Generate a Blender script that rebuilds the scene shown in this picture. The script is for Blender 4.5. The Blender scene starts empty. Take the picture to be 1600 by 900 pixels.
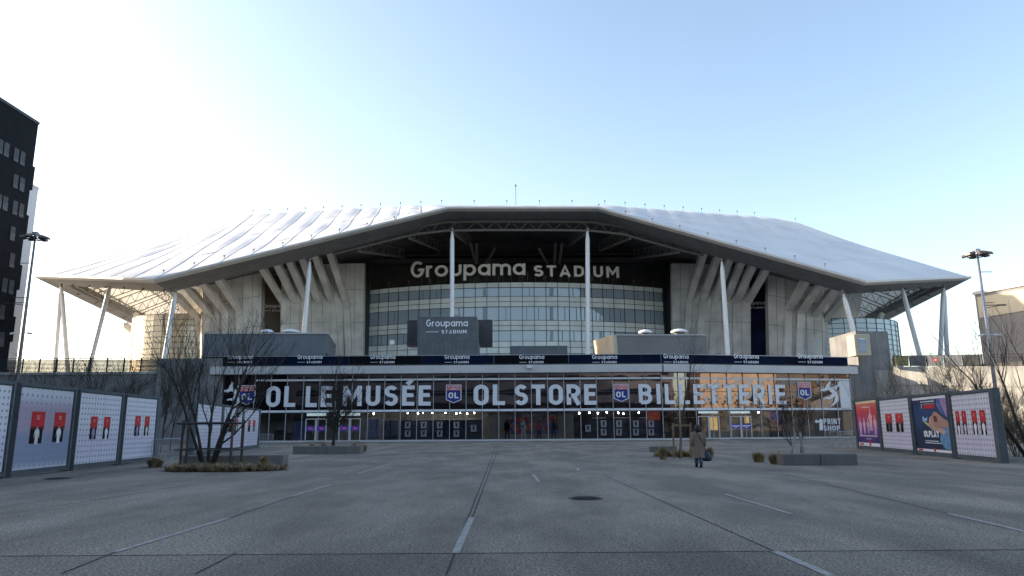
import bpy, bmesh, math, random
from mathutils import Vector, Matrix
R_ = math.radians
sc = bpy.context.scene
COL = sc.collection
random.seed(7)

# ---------------------------------------------------------------- camera, sky, sun, exposure
FPX = 1110.0                      # focal length in pixels of a 1600-px-wide frame
PITCH, ROLL = R_(11.06), R_(-0.36)
CAMZ = 1.6
cam = bpy.data.cameras.new('camera'); camo = bpy.data.objects.new('camera', cam); COL.objects.link(camo)
cam.sensor_width = 36.0; cam.lens = 36.0 * FPX / 1600.0
cam.clip_start = 0.1; cam.clip_end = 5000
RM = Matrix.Rotation(R_(90) + PITCH, 3, 'X') @ Matrix.Rotation(ROLL, 3, 'Z')
camo.rotation_euler = RM.to_euler(); camo.location = (0, 0, CAMZ)
sc.camera = camo
sc.render.resolution_x = 1024; sc.render.resolution_y = 576

SUN_AZ, SUN_EL = R_(-76), R_(17)  # azimuth from +Y, negative = to the left
to_sun = Vector((math.sin(SUN_AZ) * math.cos(SUN_EL), math.cos(SUN_AZ) * math.cos(SUN_EL), math.sin(SUN_EL)))
world = bpy.data.worlds.new('World'); sc.world = world; world.use_nodes = True
wn = world.node_tree; wn.nodes.clear()
sky = wn.nodes.new('ShaderNodeTexSky'); sky.sky_type = 'NISHITA'; sky.sun_disc = False
sky.sun_elevation = SUN_EL; sky.sun_rotation = SUN_AZ
sky.air_density = 1.0; sky.dust_density = 1.8; sky.ozone_density = 1.6; sky.altitude = 200
bg = wn.nodes.new('ShaderNodeBackground'); bg.inputs['Strength'].default_value = 0.115
wo = wn.nodes.new('ShaderNodeOutputWorld')
tn = wn.nodes.new('ShaderNodeMix'); tn.data_type = 'RGBA'; tn.blend_type = 'MULTIPLY'; tn.inputs[0].default_value = 1.0; tn.inputs[7].default_value = (1.11, 1.0, .91, 1)
wn.links.new(sky.outputs[0], tn.inputs[6]); wn.links.new(tn.outputs[2], bg.inputs[0]); wn.links.new(bg.outputs[0], wo.inputs[0])
sl = bpy.data.lights.new('sun', 'SUN'); sl.energy = 2.3; sl.angle = R_(0.5); sl.color = (1.0, 0.86, 0.66)
slo = bpy.data.objects.new('sun', sl); COL.objects.link(slo)
slo.rotation_euler = (-to_sun).to_track_quat('-Z', 'Y').to_euler(); slo.location = to_sun * 300
sc.view_settings.view_transform = 'Standard'; sc.view_settings.look = 'None'
sc.view_settings.gamma = 1.0; sc.view_settings.exposure = 1.95
sc.render.engine = 'CYCLES'

# ---------------------------------------------------------------- survey helpers: sight line -> world point
def ray(x, y):
    return RM @ Vector(((x - 800.0) / FPX, (450.0 - y) / FPX, -1.0))
def P(x, y, Y):                   # point on the sight line at distance Y up the plaza
    d = ray(x, y); t = Y / d.y
    return Vector((d.x * t, Y, CAMZ + d.z * t))
def G(x, y, z=0.0):               # point on a horizontal level
    d = ray(x, y); t = (z - CAMZ) / d.z
    return Vector((d.x * t, d.y * t, z))

# ---------------------------------------------------------------- materials
MATS = {}
def mat(name, col, rough=0.6, metal=0.0, var=0.12, scale=3.0, bump=0.0, bscale=40.0, spec=0.5, emit=0.0, stretch=None, coat=0.0):
    if name in MATS: return MATS[name]
    m = bpy.data.materials.new(name); m.use_nodes = True; nt = m.node_tree
    b = nt.nodes['Principled BSDF']
    b.inputs['Roughness'].default_value = rough; b.inputs['Metallic'].default_value = metal
    b.inputs['Specular IOR Level'].default_value = spec
    if coat: b.inputs['Coat Weight'].default_value = coat
    tc = nt.nodes.new('ShaderNodeTexCoord'); mp = nt.nodes.new('ShaderNodeMapping')
    nt.links.new(tc.outputs['Object'], mp.inputs['Vector'])
    if stretch: mp.inputs['Scale'].default_value = stretch
    if var:
        n = nt.nodes.new('ShaderNodeTexNoise'); n.inputs['Scale'].default_value = scale; n.inputs['Detail'].default_value = 6
        nt.links.new(mp.outputs[0], n.inputs['Vector'])
        r = nt.nodes.new('ShaderNodeValToRGB')
        lo = [max(0, c * (1 - var * 1.6)) for c in col]; hi = [min(1, c * (1 + var * 1.4)) for c in col]
        r.color_ramp.elements[0].position = 0.3; r.color_ramp.elements[0].color = (*lo, 1)
        r.color_ramp.elements[1].position = 0.7; r.color_ramp.elements[1].color = (*hi, 1)
        nt.links.new(n.outputs['Fac'], r.inputs[0]); nt.links.new(r.outputs[0], b.inputs['Base Color'])
    else:
        b.inputs['Base Color'].default_value = (*col, 1)
    if bump:
        n2 = nt.nodes.new('ShaderNodeTexNoise'); n2.inputs['Scale'].default_value = bscale; n2.inputs['Detail'].default_value = 4
        nt.links.new(mp.outputs[0], n2.inputs['Vector'])
        bp = nt.nodes.new('ShaderNodeBump'); bp.inputs['Strength'].default_value = bump; bp.inputs['Distance'].default_value = 0.02
        nt.links.new(n2.outputs['Fac'], bp.inputs['Height']); nt.links.new(bp.outputs[0], b.inputs['Normal'])
    if emit:
        b.inputs['Emission Color'].default_value = (*col, 1); b.inputs['Emission Strength'].default_value = emit
    MATS[name] = m
    return m

def glass_mat(name, tint, refl_tint, base_f=0.25, rough=0.02, body=None):
    """architectural glazing: a Fresnel mix of a coated reflection over a tinted see-through (or solid) body"""
    if name in MATS: return MATS[name]
    m = bpy.data.materials.new(name); m.use_nodes = True; nt = m.node_tree; nt.nodes.clear()
    out = nt.nodes.new('ShaderNodeOutputMaterial')
    gl = nt.nodes.new('ShaderNodeBsdfGlossy'); gl.inputs['Color'].default_value = (*refl_tint, 1); gl.inputs['Roughness'].default_value = rough
    if body is None:
        tr = nt.nodes.new('ShaderNodeBsdfTransparent'); tr.inputs['Color'].default_value = (*tint, 1)
    else:
        tr = nt.nodes.new('ShaderNodeBsdfDiffuse'); tr.inputs['Color'].default_value = (*body, 1)
    fr = nt.nodes.new('ShaderNodeFresnel'); fr.inputs['IOR'].default_value = 1.5
    mr = nt.nodes.new('ShaderNodeMapRange'); mr.inputs['To Min'].default_value = base_f; mr.inputs['To Max'].default_value = 1.0
    nt.links.new(fr.outputs[0], mr.inputs['Value'])
    mx = nt.nodes.new('ShaderNodeMixShader')
    tc = nt.nodes.new('ShaderNodeTexCoord'); n2 = nt.nodes.new('ShaderNodeTexNoise'); n2.inputs['Scale'].default_value = 0.45; n2.inputs['Detail'].default_value = 1
    bp = nt.nodes.new('ShaderNodeBump'); bp.inputs['Strength'].default_value = 0.10; bp.inputs['Distance'].default_value = 0.05
    nt.links.new(tc.outputs['Object'], n2.inputs['Vector']); nt.links.new(n2.outputs['Fac'], bp.inputs['Height'])
    nt.links.new(bp.outputs[0], gl.inputs['Normal'])
    nt.links.new(mr.outputs[0], mx.inputs[0]); nt.links.new(tr.outputs[0], mx.inputs[1]); nt.links.new(gl.outputs[0], mx.inputs[2])
    nt.links.new(mx.outputs[0], out.inputs[0])
    MATS[name] = m
    return m

def membrane_mat():
    m = bpy.data.materials.new('roof_membrane'); m.use_nodes = True; nt = m.node_tree
    b = nt.nodes['Principled BSDF']; out = nt.nodes['Material Output']
    b.inputs['Roughness'].default_value = 0.55
    tc = nt.nodes.new('ShaderNodeTexCoord'); n = nt.nodes.new('ShaderNodeTexNoise'); n.inputs['Scale'].default_value = 0.11; n.inputs['Detail'].default_value = 8
    r = nt.nodes.new('ShaderNodeValToRGB'); r.color_ramp.elements[0].color = (.74, .75, .77, 1); r.color_ramp.elements[1].color = (.86, .86, .86, 1)
    r.color_ramp.elements[0].position = .35; r.color_ramp.elements[1].position = .62
    nt.links.new(tc.outputs['Object'], n.inputs['Vector']); nt.links.new(n.outputs['Fac'], r.inputs[0]); nt.links.new(r.outputs[0], b.inputs['Base Color'])
    t = nt.nodes.new('ShaderNodeBsdfTranslucent'); t.inputs['Color'].default_value = (.85, .80, .70, 1)
    mx = nt.nodes.new('ShaderNodeMixShader'); mx.inputs[0].default_value = 0.22
    nt.links.new(b.outputs[0], mx.inputs[1]); nt.links.new(t.outputs[0], mx.inputs[2]); nt.links.new(mx.outputs[0], out.inputs[0])
    return m

def concrete(name, col, seams=None, streak=0.22):
    """cast concrete with blotches, rain streaks and formwork seams"""
    if name in MATS: return MATS[name]
    m = bpy.data.materials.new(name); m.use_nodes = True; nt = m.node_tree; b = nt.nodes['Principled BSDF']; L = nt.links.new
    b.inputs['Roughness'].default_value = 0.85; b.inputs['Specular IOR Level'].default_value = 0.25
    tc = nt.nodes.new('ShaderNodeTexCoord')
    n1 = nt.nodes.new('ShaderNodeTexNoise'); n1.inputs['Scale'].default_value = 0.35; n1.inputs['Detail'].default_value = 8; L(tc.outputs['Object'], n1.inputs['Vector'])
    mp = nt.nodes.new('ShaderNodeMapping'); mp.inputs['Scale'].default_value = (1.6, 1.6, 0.12); L(tc.outputs['Object'], mp.inputs['Vector'])
    n2 = nt.nodes.new('ShaderNodeTexNoise'); n2.inputs['Scale'].default_value = 1.0; n2.inputs['Detail'].default_value = 5; L(mp.outputs[0], n2.inputs['Vector'])
    r1 = nt.nodes.new('ShaderNodeValToRGB'); e = r1.color_ramp.elements
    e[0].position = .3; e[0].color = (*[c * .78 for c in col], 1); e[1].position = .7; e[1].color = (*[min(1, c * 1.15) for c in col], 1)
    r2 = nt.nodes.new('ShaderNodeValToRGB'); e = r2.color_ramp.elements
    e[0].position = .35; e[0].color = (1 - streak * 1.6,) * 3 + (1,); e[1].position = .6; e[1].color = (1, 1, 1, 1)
    L(n1.outputs['Fac'], r1.inputs[0]); L(n2.outputs['Fac'], r2.inputs[0])
    mx = nt.nodes.new('ShaderNodeMix'); mx.data_type = 'RGBA'; mx.blend_type = 'MULTIPLY'; mx.inputs[0].default_value = 1.0
    L(r1.outputs[0], mx.inputs[6]); L(r2.outputs[0], mx.inputs[7])
    L(mx.outputs[2], b.inputs['Base Color'])
    n3 = nt.nodes.new('ShaderNodeTexNoise'); n3.inputs['Scale'].default_value = 9; n3.inputs['Detail'].default_value = 6; L(tc.outputs['Object'], n3.inputs['Vector'])
    bp = nt.nodes.new('ShaderNodeBump'); bp.inputs['Strength'].default_value = .35; bp.inputs['Distance'].default_value = .02
    L(n3.outputs['Fac'], bp.inputs['Height']); L(bp.outputs[0], b.inputs['Normal'])
    MATS[name] = m
    return m

def asphalt():
    m = bpy.data.materials.new('plaza_asphalt'); m.use_nodes = True; nt = m.node_tree; b = nt.nodes['Principled BSDF']; L = nt.links.new
    N = nt.nodes.new
    b.inputs['Roughness'].default_value = 0.82; b.inputs['Specular IOR Level'].default_value = 0.35
    tc = N('ShaderNodeTexCoord')
    def noise(scale, detail, sv=None, rough=.5):
        n = N('ShaderNodeTexNoise'); n.inputs['Scale'].default_value = scale; n.inputs['Detail'].default_value = detail; n.inputs['Roughness'].default_value = rough
        if sv:
            mp = N('ShaderNodeMapping'); mp.inputs['Scale'].default_value = sv; L(tc.outputs['Object'], mp.inputs['Vector']); L(mp.outputs[0], n.inputs['Vector'])
        else: L(tc.outputs['Object'], n.inputs['Vector'])
        return n
    def ramp(src, p0, c0, p1, c1):
        r = N('ShaderNodeValToRGB'); e = r.color_ramp.elements
        e[0].position = p0; e[0].color = (c0,) * 3 + (1,) if not isinstance(c0, tuple) else (*c0, 1)
        e[1].position = p1; e[1].color = (c1,) * 3 + (1,) if not isinstance(c1, tuple) else (*c1, 1)
        L(src, r.inputs[0]); return r.outputs[0]
    def mul(a, c):
        x = N('ShaderNodeMix'); x.data_type = 'RGBA'; x.blend_type = 'MULTIPLY'; x.inputs[0].default_value = 1; L(a, x.inputs[6]); L(c, x.inputs[7]); return x.outputs[2]
    base = ramp(noise(0.09, 6, (1, .55, 1)).outputs['Fac'], .32, (.162, .146, .118), .68, (.232, .207, .166))
    grain = ramp(noise(30, 4, None, .8).outputs['Fac'], .42, .25, .58, 1.85)
    grain2 = ramp(noise(9, 6, None, .7).outputs['Fac'], .3, .75, .7, 1.22)
    stain = ramp(noise(.5, 8, (1, .35, 1), .62).outputs['Fac'], .40, .62, .60, 1.08)
    c = mul(mul(mul(base, grain), stain), grain2)
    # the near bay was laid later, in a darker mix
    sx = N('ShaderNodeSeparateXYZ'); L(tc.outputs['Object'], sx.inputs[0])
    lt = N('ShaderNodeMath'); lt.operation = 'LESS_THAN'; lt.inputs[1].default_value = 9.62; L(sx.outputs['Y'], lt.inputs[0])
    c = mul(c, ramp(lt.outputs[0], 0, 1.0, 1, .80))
    L(c, b.inputs['Base Color'])
    bp = N('ShaderNodeBump'); bp.inputs['Strength'].default_value = .5; bp.inputs['Distance'].default_value = .006
    L(noise(70, 3).outputs['Fac'], bp.inputs['Height']); L(bp.outputs[0], b.inputs['Normal'])
    return m

def dots_mat(name, base, dot, tint_lo=None, tint_hi=None, px=.17, h=3.0):
    """printed sheet: rows of tiny marks over a soft colour wash"""
    m = bpy.data.materials.new(name); m.use_nodes = True; nt = m.node_tree; b = nt.nodes['Principled BSDF']; L = nt.links.new; N = nt.nodes.new
    b.inputs['Roughness'].default_value = .45
    tc = N('ShaderNodeTexCoord'); sx = N('ShaderNodeSeparateXYZ'); L(tc.outputs['Object'], sx.inputs[0])
    def wave(o, p, k, ph=0.0):
        a = N('ShaderNodeMath'); a.operation = 'MULTIPLY_ADD'; a.inputs[1].default_value = 2 * math.pi / p; a.inputs[2].default_value = ph; L(o, a.inputs[0])
        s = N('ShaderNodeMath'); s.operation = 'SINE'; L(a.outputs[0], s.inputs[0])
        g = N('ShaderNodeMath'); g.operation = 'GREATER_THAN'; g.inputs[1].default_value = k; L(s.outputs[0], g.inputs[0]); return g.outputs[0]
    mm = N('ShaderNodeMath'); mm.operation = 'MULTIPLY'; L(wave(sx.outputs['X'], px * 1.35, .3), mm.inputs[0]); L(wave(sx.outputs['Z'], px * 1.15, .45), mm.inputs[1])
    # colour wash by height
    dv = N('ShaderNodeMath'); dv.operation = 'DIVIDE'; dv.inputs[1].default_value = h; L(sx.outputs['Z'], dv.inputs[0])
    r = N('ShaderNodeValToRGB'); L(dv.outputs[0], r.inputs[0]); e = r.color_ramp.elements
    lo, hi = tint_lo or base, tint_hi or base
    e[0].position = .05; e[0].color = (*base, 1); e[1].position = .95; e[1].color = (*base, 1)
    for p_, c_ in ((.16, lo), (.45, lo), (.55, hi), (.80, hi)):
        q = e.new(p_); q.color = (*c_, 1)
    mx = N('ShaderNodeMix'); mx.data_type = 'RGBA'; L(mm.outputs[0], mx.inputs[0]); L(r.outputs[0], mx.inputs[6]); mx.inputs[7].default_value = (*dot, 1)
    L(mx.outputs[2], b.inputs['Base Color'])
    return m

M = dict(
    conc=concrete('cast_concrete', (.62, .61, .59), streak=.04), conc_d=concrete('dark_wall_concrete', (.255, .25, .245), streak=.14),  # conc_d is an even, darker grey concrete
    conc_l=concrete('pale_concrete', (.46, .44, .40)), block=concrete('bench_concrete', (.17, .165, .15), streak=.1),
    white=mat('white_painted_steel', (.74, .75, .76), .4, var=.05), trim=mat('pale_grey_trim', (.50, .49, .47), .5, var=.06, scale=.5),
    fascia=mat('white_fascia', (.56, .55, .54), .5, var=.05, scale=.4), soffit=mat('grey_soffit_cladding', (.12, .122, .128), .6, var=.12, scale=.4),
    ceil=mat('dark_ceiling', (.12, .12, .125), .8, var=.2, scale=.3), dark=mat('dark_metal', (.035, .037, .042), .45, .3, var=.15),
    truss=mat('grey_truss_steel', (.17, .165, .16), .5, var=.1), tipst=mat('tip_truss_steel', (.16, .15, .14), .5, var=.1),
    navy=mat('navy_banner', (.003, .008, .028), .7, spec=.08, var=.25, scale=.25), navy2=mat('black_banner', (.004, .005, .008), .7, spec=.08, var=.2),
    vinyl=mat('white_vinyl', (.80, .81, .83), .4, var=.03), sign=mat('sign_letter', (.80, .77, .72), .45, var=.05),
    mull=mat('pale_mullion', (.42, .43, .45), .4, .2, var=.06), darkm=mat('dark_mullion', (.04, .045, .05), .4, .2, var=.1),
    red=mat('red_print', (.52, .018, .025), .45, var=.1), royal=mat('club_blue', (.012, .025, .22), .45, var=.08),
    black=mat('black_print', (.006, .006, .009), .6, spec=.15, var=.2), pale=mat('pale_print', (.62, .60, .60), .45, var=.15, scale=9),
    skin=mat('skin', (.42, .24, .17), .6, var=.06), panelframe=mat('panel_frame', (.10, .125, .14), .45, .3, var=.1),
    galv=mat('galvanised_steel', (.36, .38, .40), .4, .6, var=.12, scale=8), paint=mat('worn_white_paint', (.27, .27, .26), .8, var=.22, scale=7),
    joint=mat('joint_sealant', (.022, .022, .024), .9, var=.3, scale=4), iron=mat('cast_iron', (.03, .03, .032), .6, .5, var=.3, scale=20),
    bark=mat('bark', (.035, .029, .024), .9, var=.3, scale=8, bump=.4), bark2=mat('pale_bark', (.14, .10, .06), .9, var=.3, scale=8, bump=.4),
    cont=mat('grey_container_paint', (.115, .125, .14), .55, var=.12, scale=.8), contb=mat('grey_box_cladding', (.15, .165, .18), .55, var=.08, scale=.5),
    beige=mat('beige_cladding', (.52, .46, .34), .6, var=.06, scale=.4), blackb=mat('black_cladding', (.004, .005, .008), .6, spec=.10, var=.35, scale=.5, stretch=(1, 1, 3)),
    whiteb=mat('white_render', (.50, .51, .53), .7, var=.06), span=mat('pale_green_spandrel', (.78, .84, .84), .45, var=.1, scale=.25),
    shopnavy=mat('shop_navy_wall', (.006, .009, .022), .6, var=.3, scale=.6), shopfloor=mat('shop_floor', (.05, .05, .055), .4, var=.1),
    wood=mat('wooden_stake', (.20, .14, .09), .8, var=.2, scale=10), soil=mat('planting_soil', (.035, .028, .02), .95, var=.3, scale=6),
    greyprint=mat('grey_print', (.30, .30, .31), .5, var=.1), bluecloth=mat('deep_blue_cloth', (.012, .022, .07), .7, var=.3, spec=.1, scale=.2), brown=mat('brown_banner', (.12, .10, .085), .6, var=.1, scale=.3),
)
M['membrane'] = membrane_mat(); M['asphalt'] = asphalt()
M['glass_up'] = glass_mat('tinted_upper_glass', (0, 0, 0), (.80, .76, .80), .20, body=(.008, .006, .008))
M['glass_low'] = glass_mat('shop_front_glass', (.70, .72, .76), (.70, .72, .80), .03)
M['glass_std'] = glass_mat('office_glass', (.30, .34, .38), (.66, .74, .84), .08, body=(.38, .47, .56))
M['glass_side'] = glass_mat('side_glazing', (0, 0, 0), (.85, .85, .80), .10, .15, body=(.60, .57, .48))  # beige body paints sunlight into the left corner glass
M['dotw'] = dots_mat('white_dot_print', (.66, .67, .72), (.26, .26, .33), (.60, .58, .68), (.66, .67, .72), .19)
M['dotc'] = dots_mat('coloured_dot_print', (.58, .59, .64), (.30, .30, .40), (.24, .29, .40), (.40, .32, .40), .24)

# ---------------------------------------------------------------- object helpers
ORG = {}
def tag(o, label=None, cat=None, group=None, kind=None):
    if label: o['label'] = label
    if cat: o['category'] = cat
    if group: o['group'] = group
    if kind: o['kind'] = kind
    return o
def empty(name, loc, label, cat, group=None, local=False):
    o = bpy.data.objects.new(name, None); COL.objects.link(o); o.location = loc; o.empty_display_size = .3
    ORG[o] = Vector((0, 0, 0)) if local else Vector(loc)
    return tag(o, label, cat, group)
def copy_tree(o, parent=None):
    c = o.copy(); COL.objects.link(c)
    if parent: c.parent = parent
    for ch in [x for x in bpy.data.objects if x.parent == o]: copy_tree(ch, c)
    return c

class MB:
    def __init__(s): s.v = []; s.f = []
    def add(s, vs, fs):
        n = len(s.v); s.v += [tuple(p) for p in vs]; s.f += [tuple(i + n for i in f) for f in fs]; return s
    def quad(s, a, b, c, d): return s.add([a, b, c, d], [(0, 1, 2, 3)])
    def box(s, x0, y0, z0, x1, y1, z1):
        return s.add([(x0, y0, z0), (x1, y0, z0), (x1, y1, z0), (x0, y1, z0), (x0, y0, z1), (x1, y0, z1), (x1, y1, z1), (x0, y1, z1)],
                     [(0, 3, 2, 1), (4, 5, 6, 7), (0, 1, 5, 4), (1, 2, 6, 5), (2, 3, 7, 6), (3, 0, 4, 7)])
    def cbox(s, x0, y0, z0, x1, y1, z1, c=.02):      # box with chamfered vertical and top edges
        cs = [(x0 + c, y0), (x1 - c, y0), (x1, y0 + c), (x1, y1 - c), (x1 - c, y1), (x0 + c, y1), (x0, y1 - c), (x0, y0 + c)]
        mx, my = (x0 + x1) / 2, (y0 + y1) / 2
        r = [[(x, y, z0) for x, y in cs], [(x, y, z1 - c) for x, y in cs],
             [(x - c * (1 if x > mx else -1), y - c * (1 if y > my else -1), z1) for x, y in cs]]
        return s.rings(r, True)
    def rings(s, rs, cap=True, closed=True):
        n = len(rs[0]); vs = [p for r in rs for p in r]; fs = []
        for k in range(len(rs) - 1):
            for i in range(n if closed else n - 1):
                j = (i + 1) % n; fs.append((k * n + i, k * n + j, (k + 1) * n + j, (k + 1) * n + i))
        if cap: fs += [tuple(range(n - 1, -1, -1)), tuple((len(rs) - 1) * n + i for i in range(n))]
        return s.add(vs, fs)
    def prism(s, poly, z0, z1):
        return s.rings([[(x, y, z0) for x, y in poly], [(x, y, z1) for x, y in poly]])
    def hull8(s, b, t):                               # bottom 4 points, top 4 points
        return s.add(list(b) + list(t), [(0, 3, 2, 1), (4, 5, 6, 7), (0, 1, 5, 4), (1, 2, 6, 5), (2, 3, 7, 6), (3, 0, 4, 7)])
    def tube(s, pts, rad, n=8, cap=True):
        pts = [Vector(p) for p in pts]; rs = rad if isinstance(rad, (list, tuple)) else [rad] * len(pts)
        up = None; rings = []
        for i, p in enumerate(pts):
            d = (pts[min(i + 1, len(pts) - 1)] - pts[max(i - 1, 0)]).normalized()
            if up is None: up = d.orthogonal().normalized()
            a = (up - d * up.dot(d))
            a = a.normalized() if a.length > 1e-5 else d.orthogonal().normalized(); up = a
            b = d.cross(a)
            rings.append([p + (a * math.cos(2 * math.pi * k / n) + b * math.sin(2 * math.pi * k / n)) * rs[i] for k in range(n)])
        return s.rings(rings, cap)
    def beam(s, p0, p1, w, h, up=Vector((0, 0, 1))):  # rectangular bar; h measured along up
        p0, p1 = Vector(p0), Vector(p1); d = (p1 - p0).normalized(); a = d.cross(up)
        a = a.normalized() if a.length > 1e-4 else Vector((1, 0, 0)); u = a.cross(d).normalized()
        c = [a * w / 2 + u * h / 2, -a * w / 2 + u * h / 2, -a * w / 2 - u * h / 2, a * w / 2 - u * h / 2]
        return s.rings([[p0 + q for q in c], [p1 + q for q in c]])
    def build(s, name, m, parent=None, smooth=False, label=None, cat=None, group=None, kind=None, origin=None):
        if parent is not None: org = ORG[parent]
        elif origin is not None: org = Vector(origin)
        else:
            xs = [p[0] for p in s.v]; ys = [p[1] for p in s.v]; zs = [p[2] for p in s.v]
            org = Vector(((min(xs) + max(xs)) / 2, (min(ys) + max(ys)) / 2, min(zs)))
        me = bpy.data.meshes.new(name); me.from_pydata([(p[0] - org.x, p[1] - org.y, p[2] - org.z) for p in s.v], [], s.f)
        me.materials.append(m if not isinstance(m, str) else M[m]); me.validate(); me.update()
        bm = bmesh.new(); bm.from_mesh(me); bmesh.ops.recalc_face_normals(bm, faces=bm.faces) if not getattr(s, 'raw', False) else None; bm.to_mesh(me); bm.free()
        if smooth:
            for p in me.polygons: p.use_smooth = True
        o = bpy.data.objects.new(name, me); COL.objects.link(o)
        if parent is not None: o.parent = parent; ORG[o] = org
        else: o.location = org; ORG[o] = org
        return tag(o, label, cat, group, kind)

# ---------------------------------------------------------------- stroke lettering
def arc(cx, cy, rx, ry, a0, a1, n=10):
    return [(cx + rx * math.cos(R_(a0 + (a1 - a0) * i / n)), cy + ry * math.sin(R_(a0 + (a1 - a0) * i / n))) for i in range(n + 1)]
def glyph(ch, t, cw=1.0):
    """centre-line strokes of a sans-serif letter of cap height 1; returns (width, [(points, closed)])"""
    h = t / 2; xh = .70
    W = dict(O=.62, L=.50, E=.52, F=.5, M=.80, U=.60, S=.58, T=.58, R=.60, I=t, B=.60, A=.68, D=.62, P=.58, N=.66, H=.62, Y=.62, Q=.64, G=.70, V=.62, C=.6, X=.6, K=.6)
    W['É'] = .52; W['2'] = .54; W['1'] = .35
    low = dict(r=.36, o=.68, u=.60, p=.64, a=.64, m=.94)
    if ch in low:
        w = low[ch] * cw; r = (w - t) / 2; c = xh / 2; ry = (xh - t) / 2
        if ch == 'o': return w, [(arc(w / 2, c, r, ry, 0, 360, 20)[:-1], True)]
        if ch == 'r': return w, [([(h, 0), (h, xh)], False), (arc(h + .22 * cw, xh - h - .2, .22 * cw, .2, 180, 85, 6), False)]
        if ch == 'u': return w, [([(h, xh)] + arc(w / 2, h + r * .9, r, r * .9, 180, 360, 10) + [(w - h, xh)], False)]
        if ch == 'p': return w, [([(h, -.28), (h, xh)], False), (arc(w / 2, c, r, ry, 0, 360, 20)[:-1], True)]
        if ch == 'a': return w, [([(w - h, 0), (w - h, xh)], False), (arc(w / 2, c, r, ry, 0, 360, 20)[:-1], True)]
        if ch == 'm':
            q = (w - t) / 4
            return w, [([(h, 0), (h, xh)], False), (arc(h + q, xh - h - q * .95, q, q * .95, 180, 0, 8) + [(h + 2 * q, 0)], False),
                       (arc(h + 3 * q, xh - h - q * .95, q, q * .95, 180, 0, 8) + [(w - h, 0)], False)]
    if ch == ' ': return .34 * cw, []
    if ch == '-': return .5, [([(0, .45), (.5, .45)], False)]
    w = W.get(ch, .6) * (cw if ch != 'I' else 1); r = (w - t) / 2
    if ch in 'OQ':
        rr = r; s = arc(w / 2, 1 - h - rr, r, rr, 0, 180, 12) + arc(w / 2, h + rr, r, rr, 180, 360, 12)
        st = [(s, True)]
        if ch == 'Q': st.append(([(w * .6, .22), (w, -.04)], False))
        return w, st
    if ch == 'L': return w, [([(h, 1), (h, h), (w, h)], False)]
    if ch in 'EFÉ':
        st = [([(w, 1 - h), (h, 1 - h), (h, h), (w, h)], False), ([(h, .52), (w * .92, .52)], False)]
        if ch == 'F': st[0] = ([(w, 1 - h), (h, 1 - h), (h, 0)], False)
        if ch == 'É': st.append(([(w * .40, 1.06), (w * .78, 1.27)], False))
        return w, st
    if ch == 'M': return w, [([(h, 0), (h, 1)], False), ([(w - h, 0), (w - h, 1)], False), ([(h * .9, .97), (w / 2, .34), (w - h * .9, .97)], False)]
    if ch == 'N': return w, [([(h, 0), (h, 1)], False), ([(w - h, 0), (w - h, 1)], False), ([(h * .9, .98), (w - h * .9, .02)], False)]
    if ch == 'H': return w, [([(h, 0), (h, 1)], False), ([(w - h, 0), (w - h, 1)], False), ([(h, .52), (w - h, .52)], False)]
    if ch == 'U': return w, [([(h, 1)] + arc(w / 2, h + r, r, r, 180, 360, 12) + [(w - h, 1)], False)]
    if ch == 'S':
        ru = (1 - h - .515) / 2; rl = (.515 - h) / 2
        return w, [(arc(w / 2, .515 + ru, r * .94, ru, 28, 270, 16) + arc(w / 2, h + rl, r, rl, 90, -155, 16)[1:], False)]
    if ch == 'C': return w, [(arc(w / 2, 1 - h - r, r, r, 10, 180, 10) + arc(w / 2, h + r, r, r, 180, 350, 10), False)]
    if ch == 'G':
        return w, [(arc(w / 2, .5, r, .5 - h, 48, 330, 22) + [(w - h, .46), (w * .55, .46)], False)]
    if ch == 'T': return w, [([(0, 1 - h), (w, 1 - h)], False), ([(w / 2, 0), (w / 2, 1 - h)], False)]
    if ch in 'PR':
        rr = (1 - h - .45) / 2
        st = [([(h, 0), (h, 1 - h), (w - h - rr, 1 - h)] + arc(w - h - rr, .45 + rr, rr, rr, 80, -80, 8) + [(w - h - rr, .45), (h, .45)], False)]
        if ch == 'R': st.append(([(w * .50, .45), (w - h * .8, 0)], False))
        return w, st
    if ch == 'I': return w, [([(h, 0), (h, 1)], False)]
    if ch == '1': return w, [([(w - h, 0), (w - h, 1), (0, .76)], False)]
    if ch == 'B':
        ru = (1 - h - .52) / 2; rl = (.52 - h) / 2
        return w, [([(h, h), (h, 1 - h), (w - h * 1.3 - ru, 1 - h)] + arc(w - h * 1.3 - ru, .52 + ru, ru, ru, 80, -80, 8) + [(w - h * 1.3 - ru, .52), (h, .52)], False),
                   ([(h, .52)] + arc(w - h - rl, h + rl, rl, rl, 90, -90, 8) + [(h, h)], False)]
    if ch == 'A': return w, [([(h * .9, 0), (w / 2, 1 - h * .4), (w - h * .9, 0)], False), ([(w * .22, .27), (w * .78, .27)], False)]
    if ch == 'V': return w, [([(h * .9, 1), (w / 2, h * .4), (w - h * .9, 1)], False)]
    if ch == 'D':
        rr = min(r * 1.1, .5 - h)
        return w, [([(h, h), (h, 1 - h), (w - h - rr, 1 - h)] + arc(w - h - rr, 1 - h - rr, rr, rr, 80, 0, 6) + arc(w - h - rr, h + rr, rr, rr, 0, -80, 6) + [(w - h - rr, h)], True)]
    if ch == 'Y': return w, [([(h * .9, 1), (w / 2, .45), (w - h * .9, 1)], False), ([(w / 2, .47), (w / 2, 0)], False)]
    if ch == '2': return w, [(arc(w / 2, .70, r, .30 - h, 165, -30, 12) + [(h * 1.2, h), (w, h)], False)]
    if ch == 'X': return w, [([(h, 0), (w - h, 1)], False), ([(h, 1), (w - h, 0)], False)]
    return w, []
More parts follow.
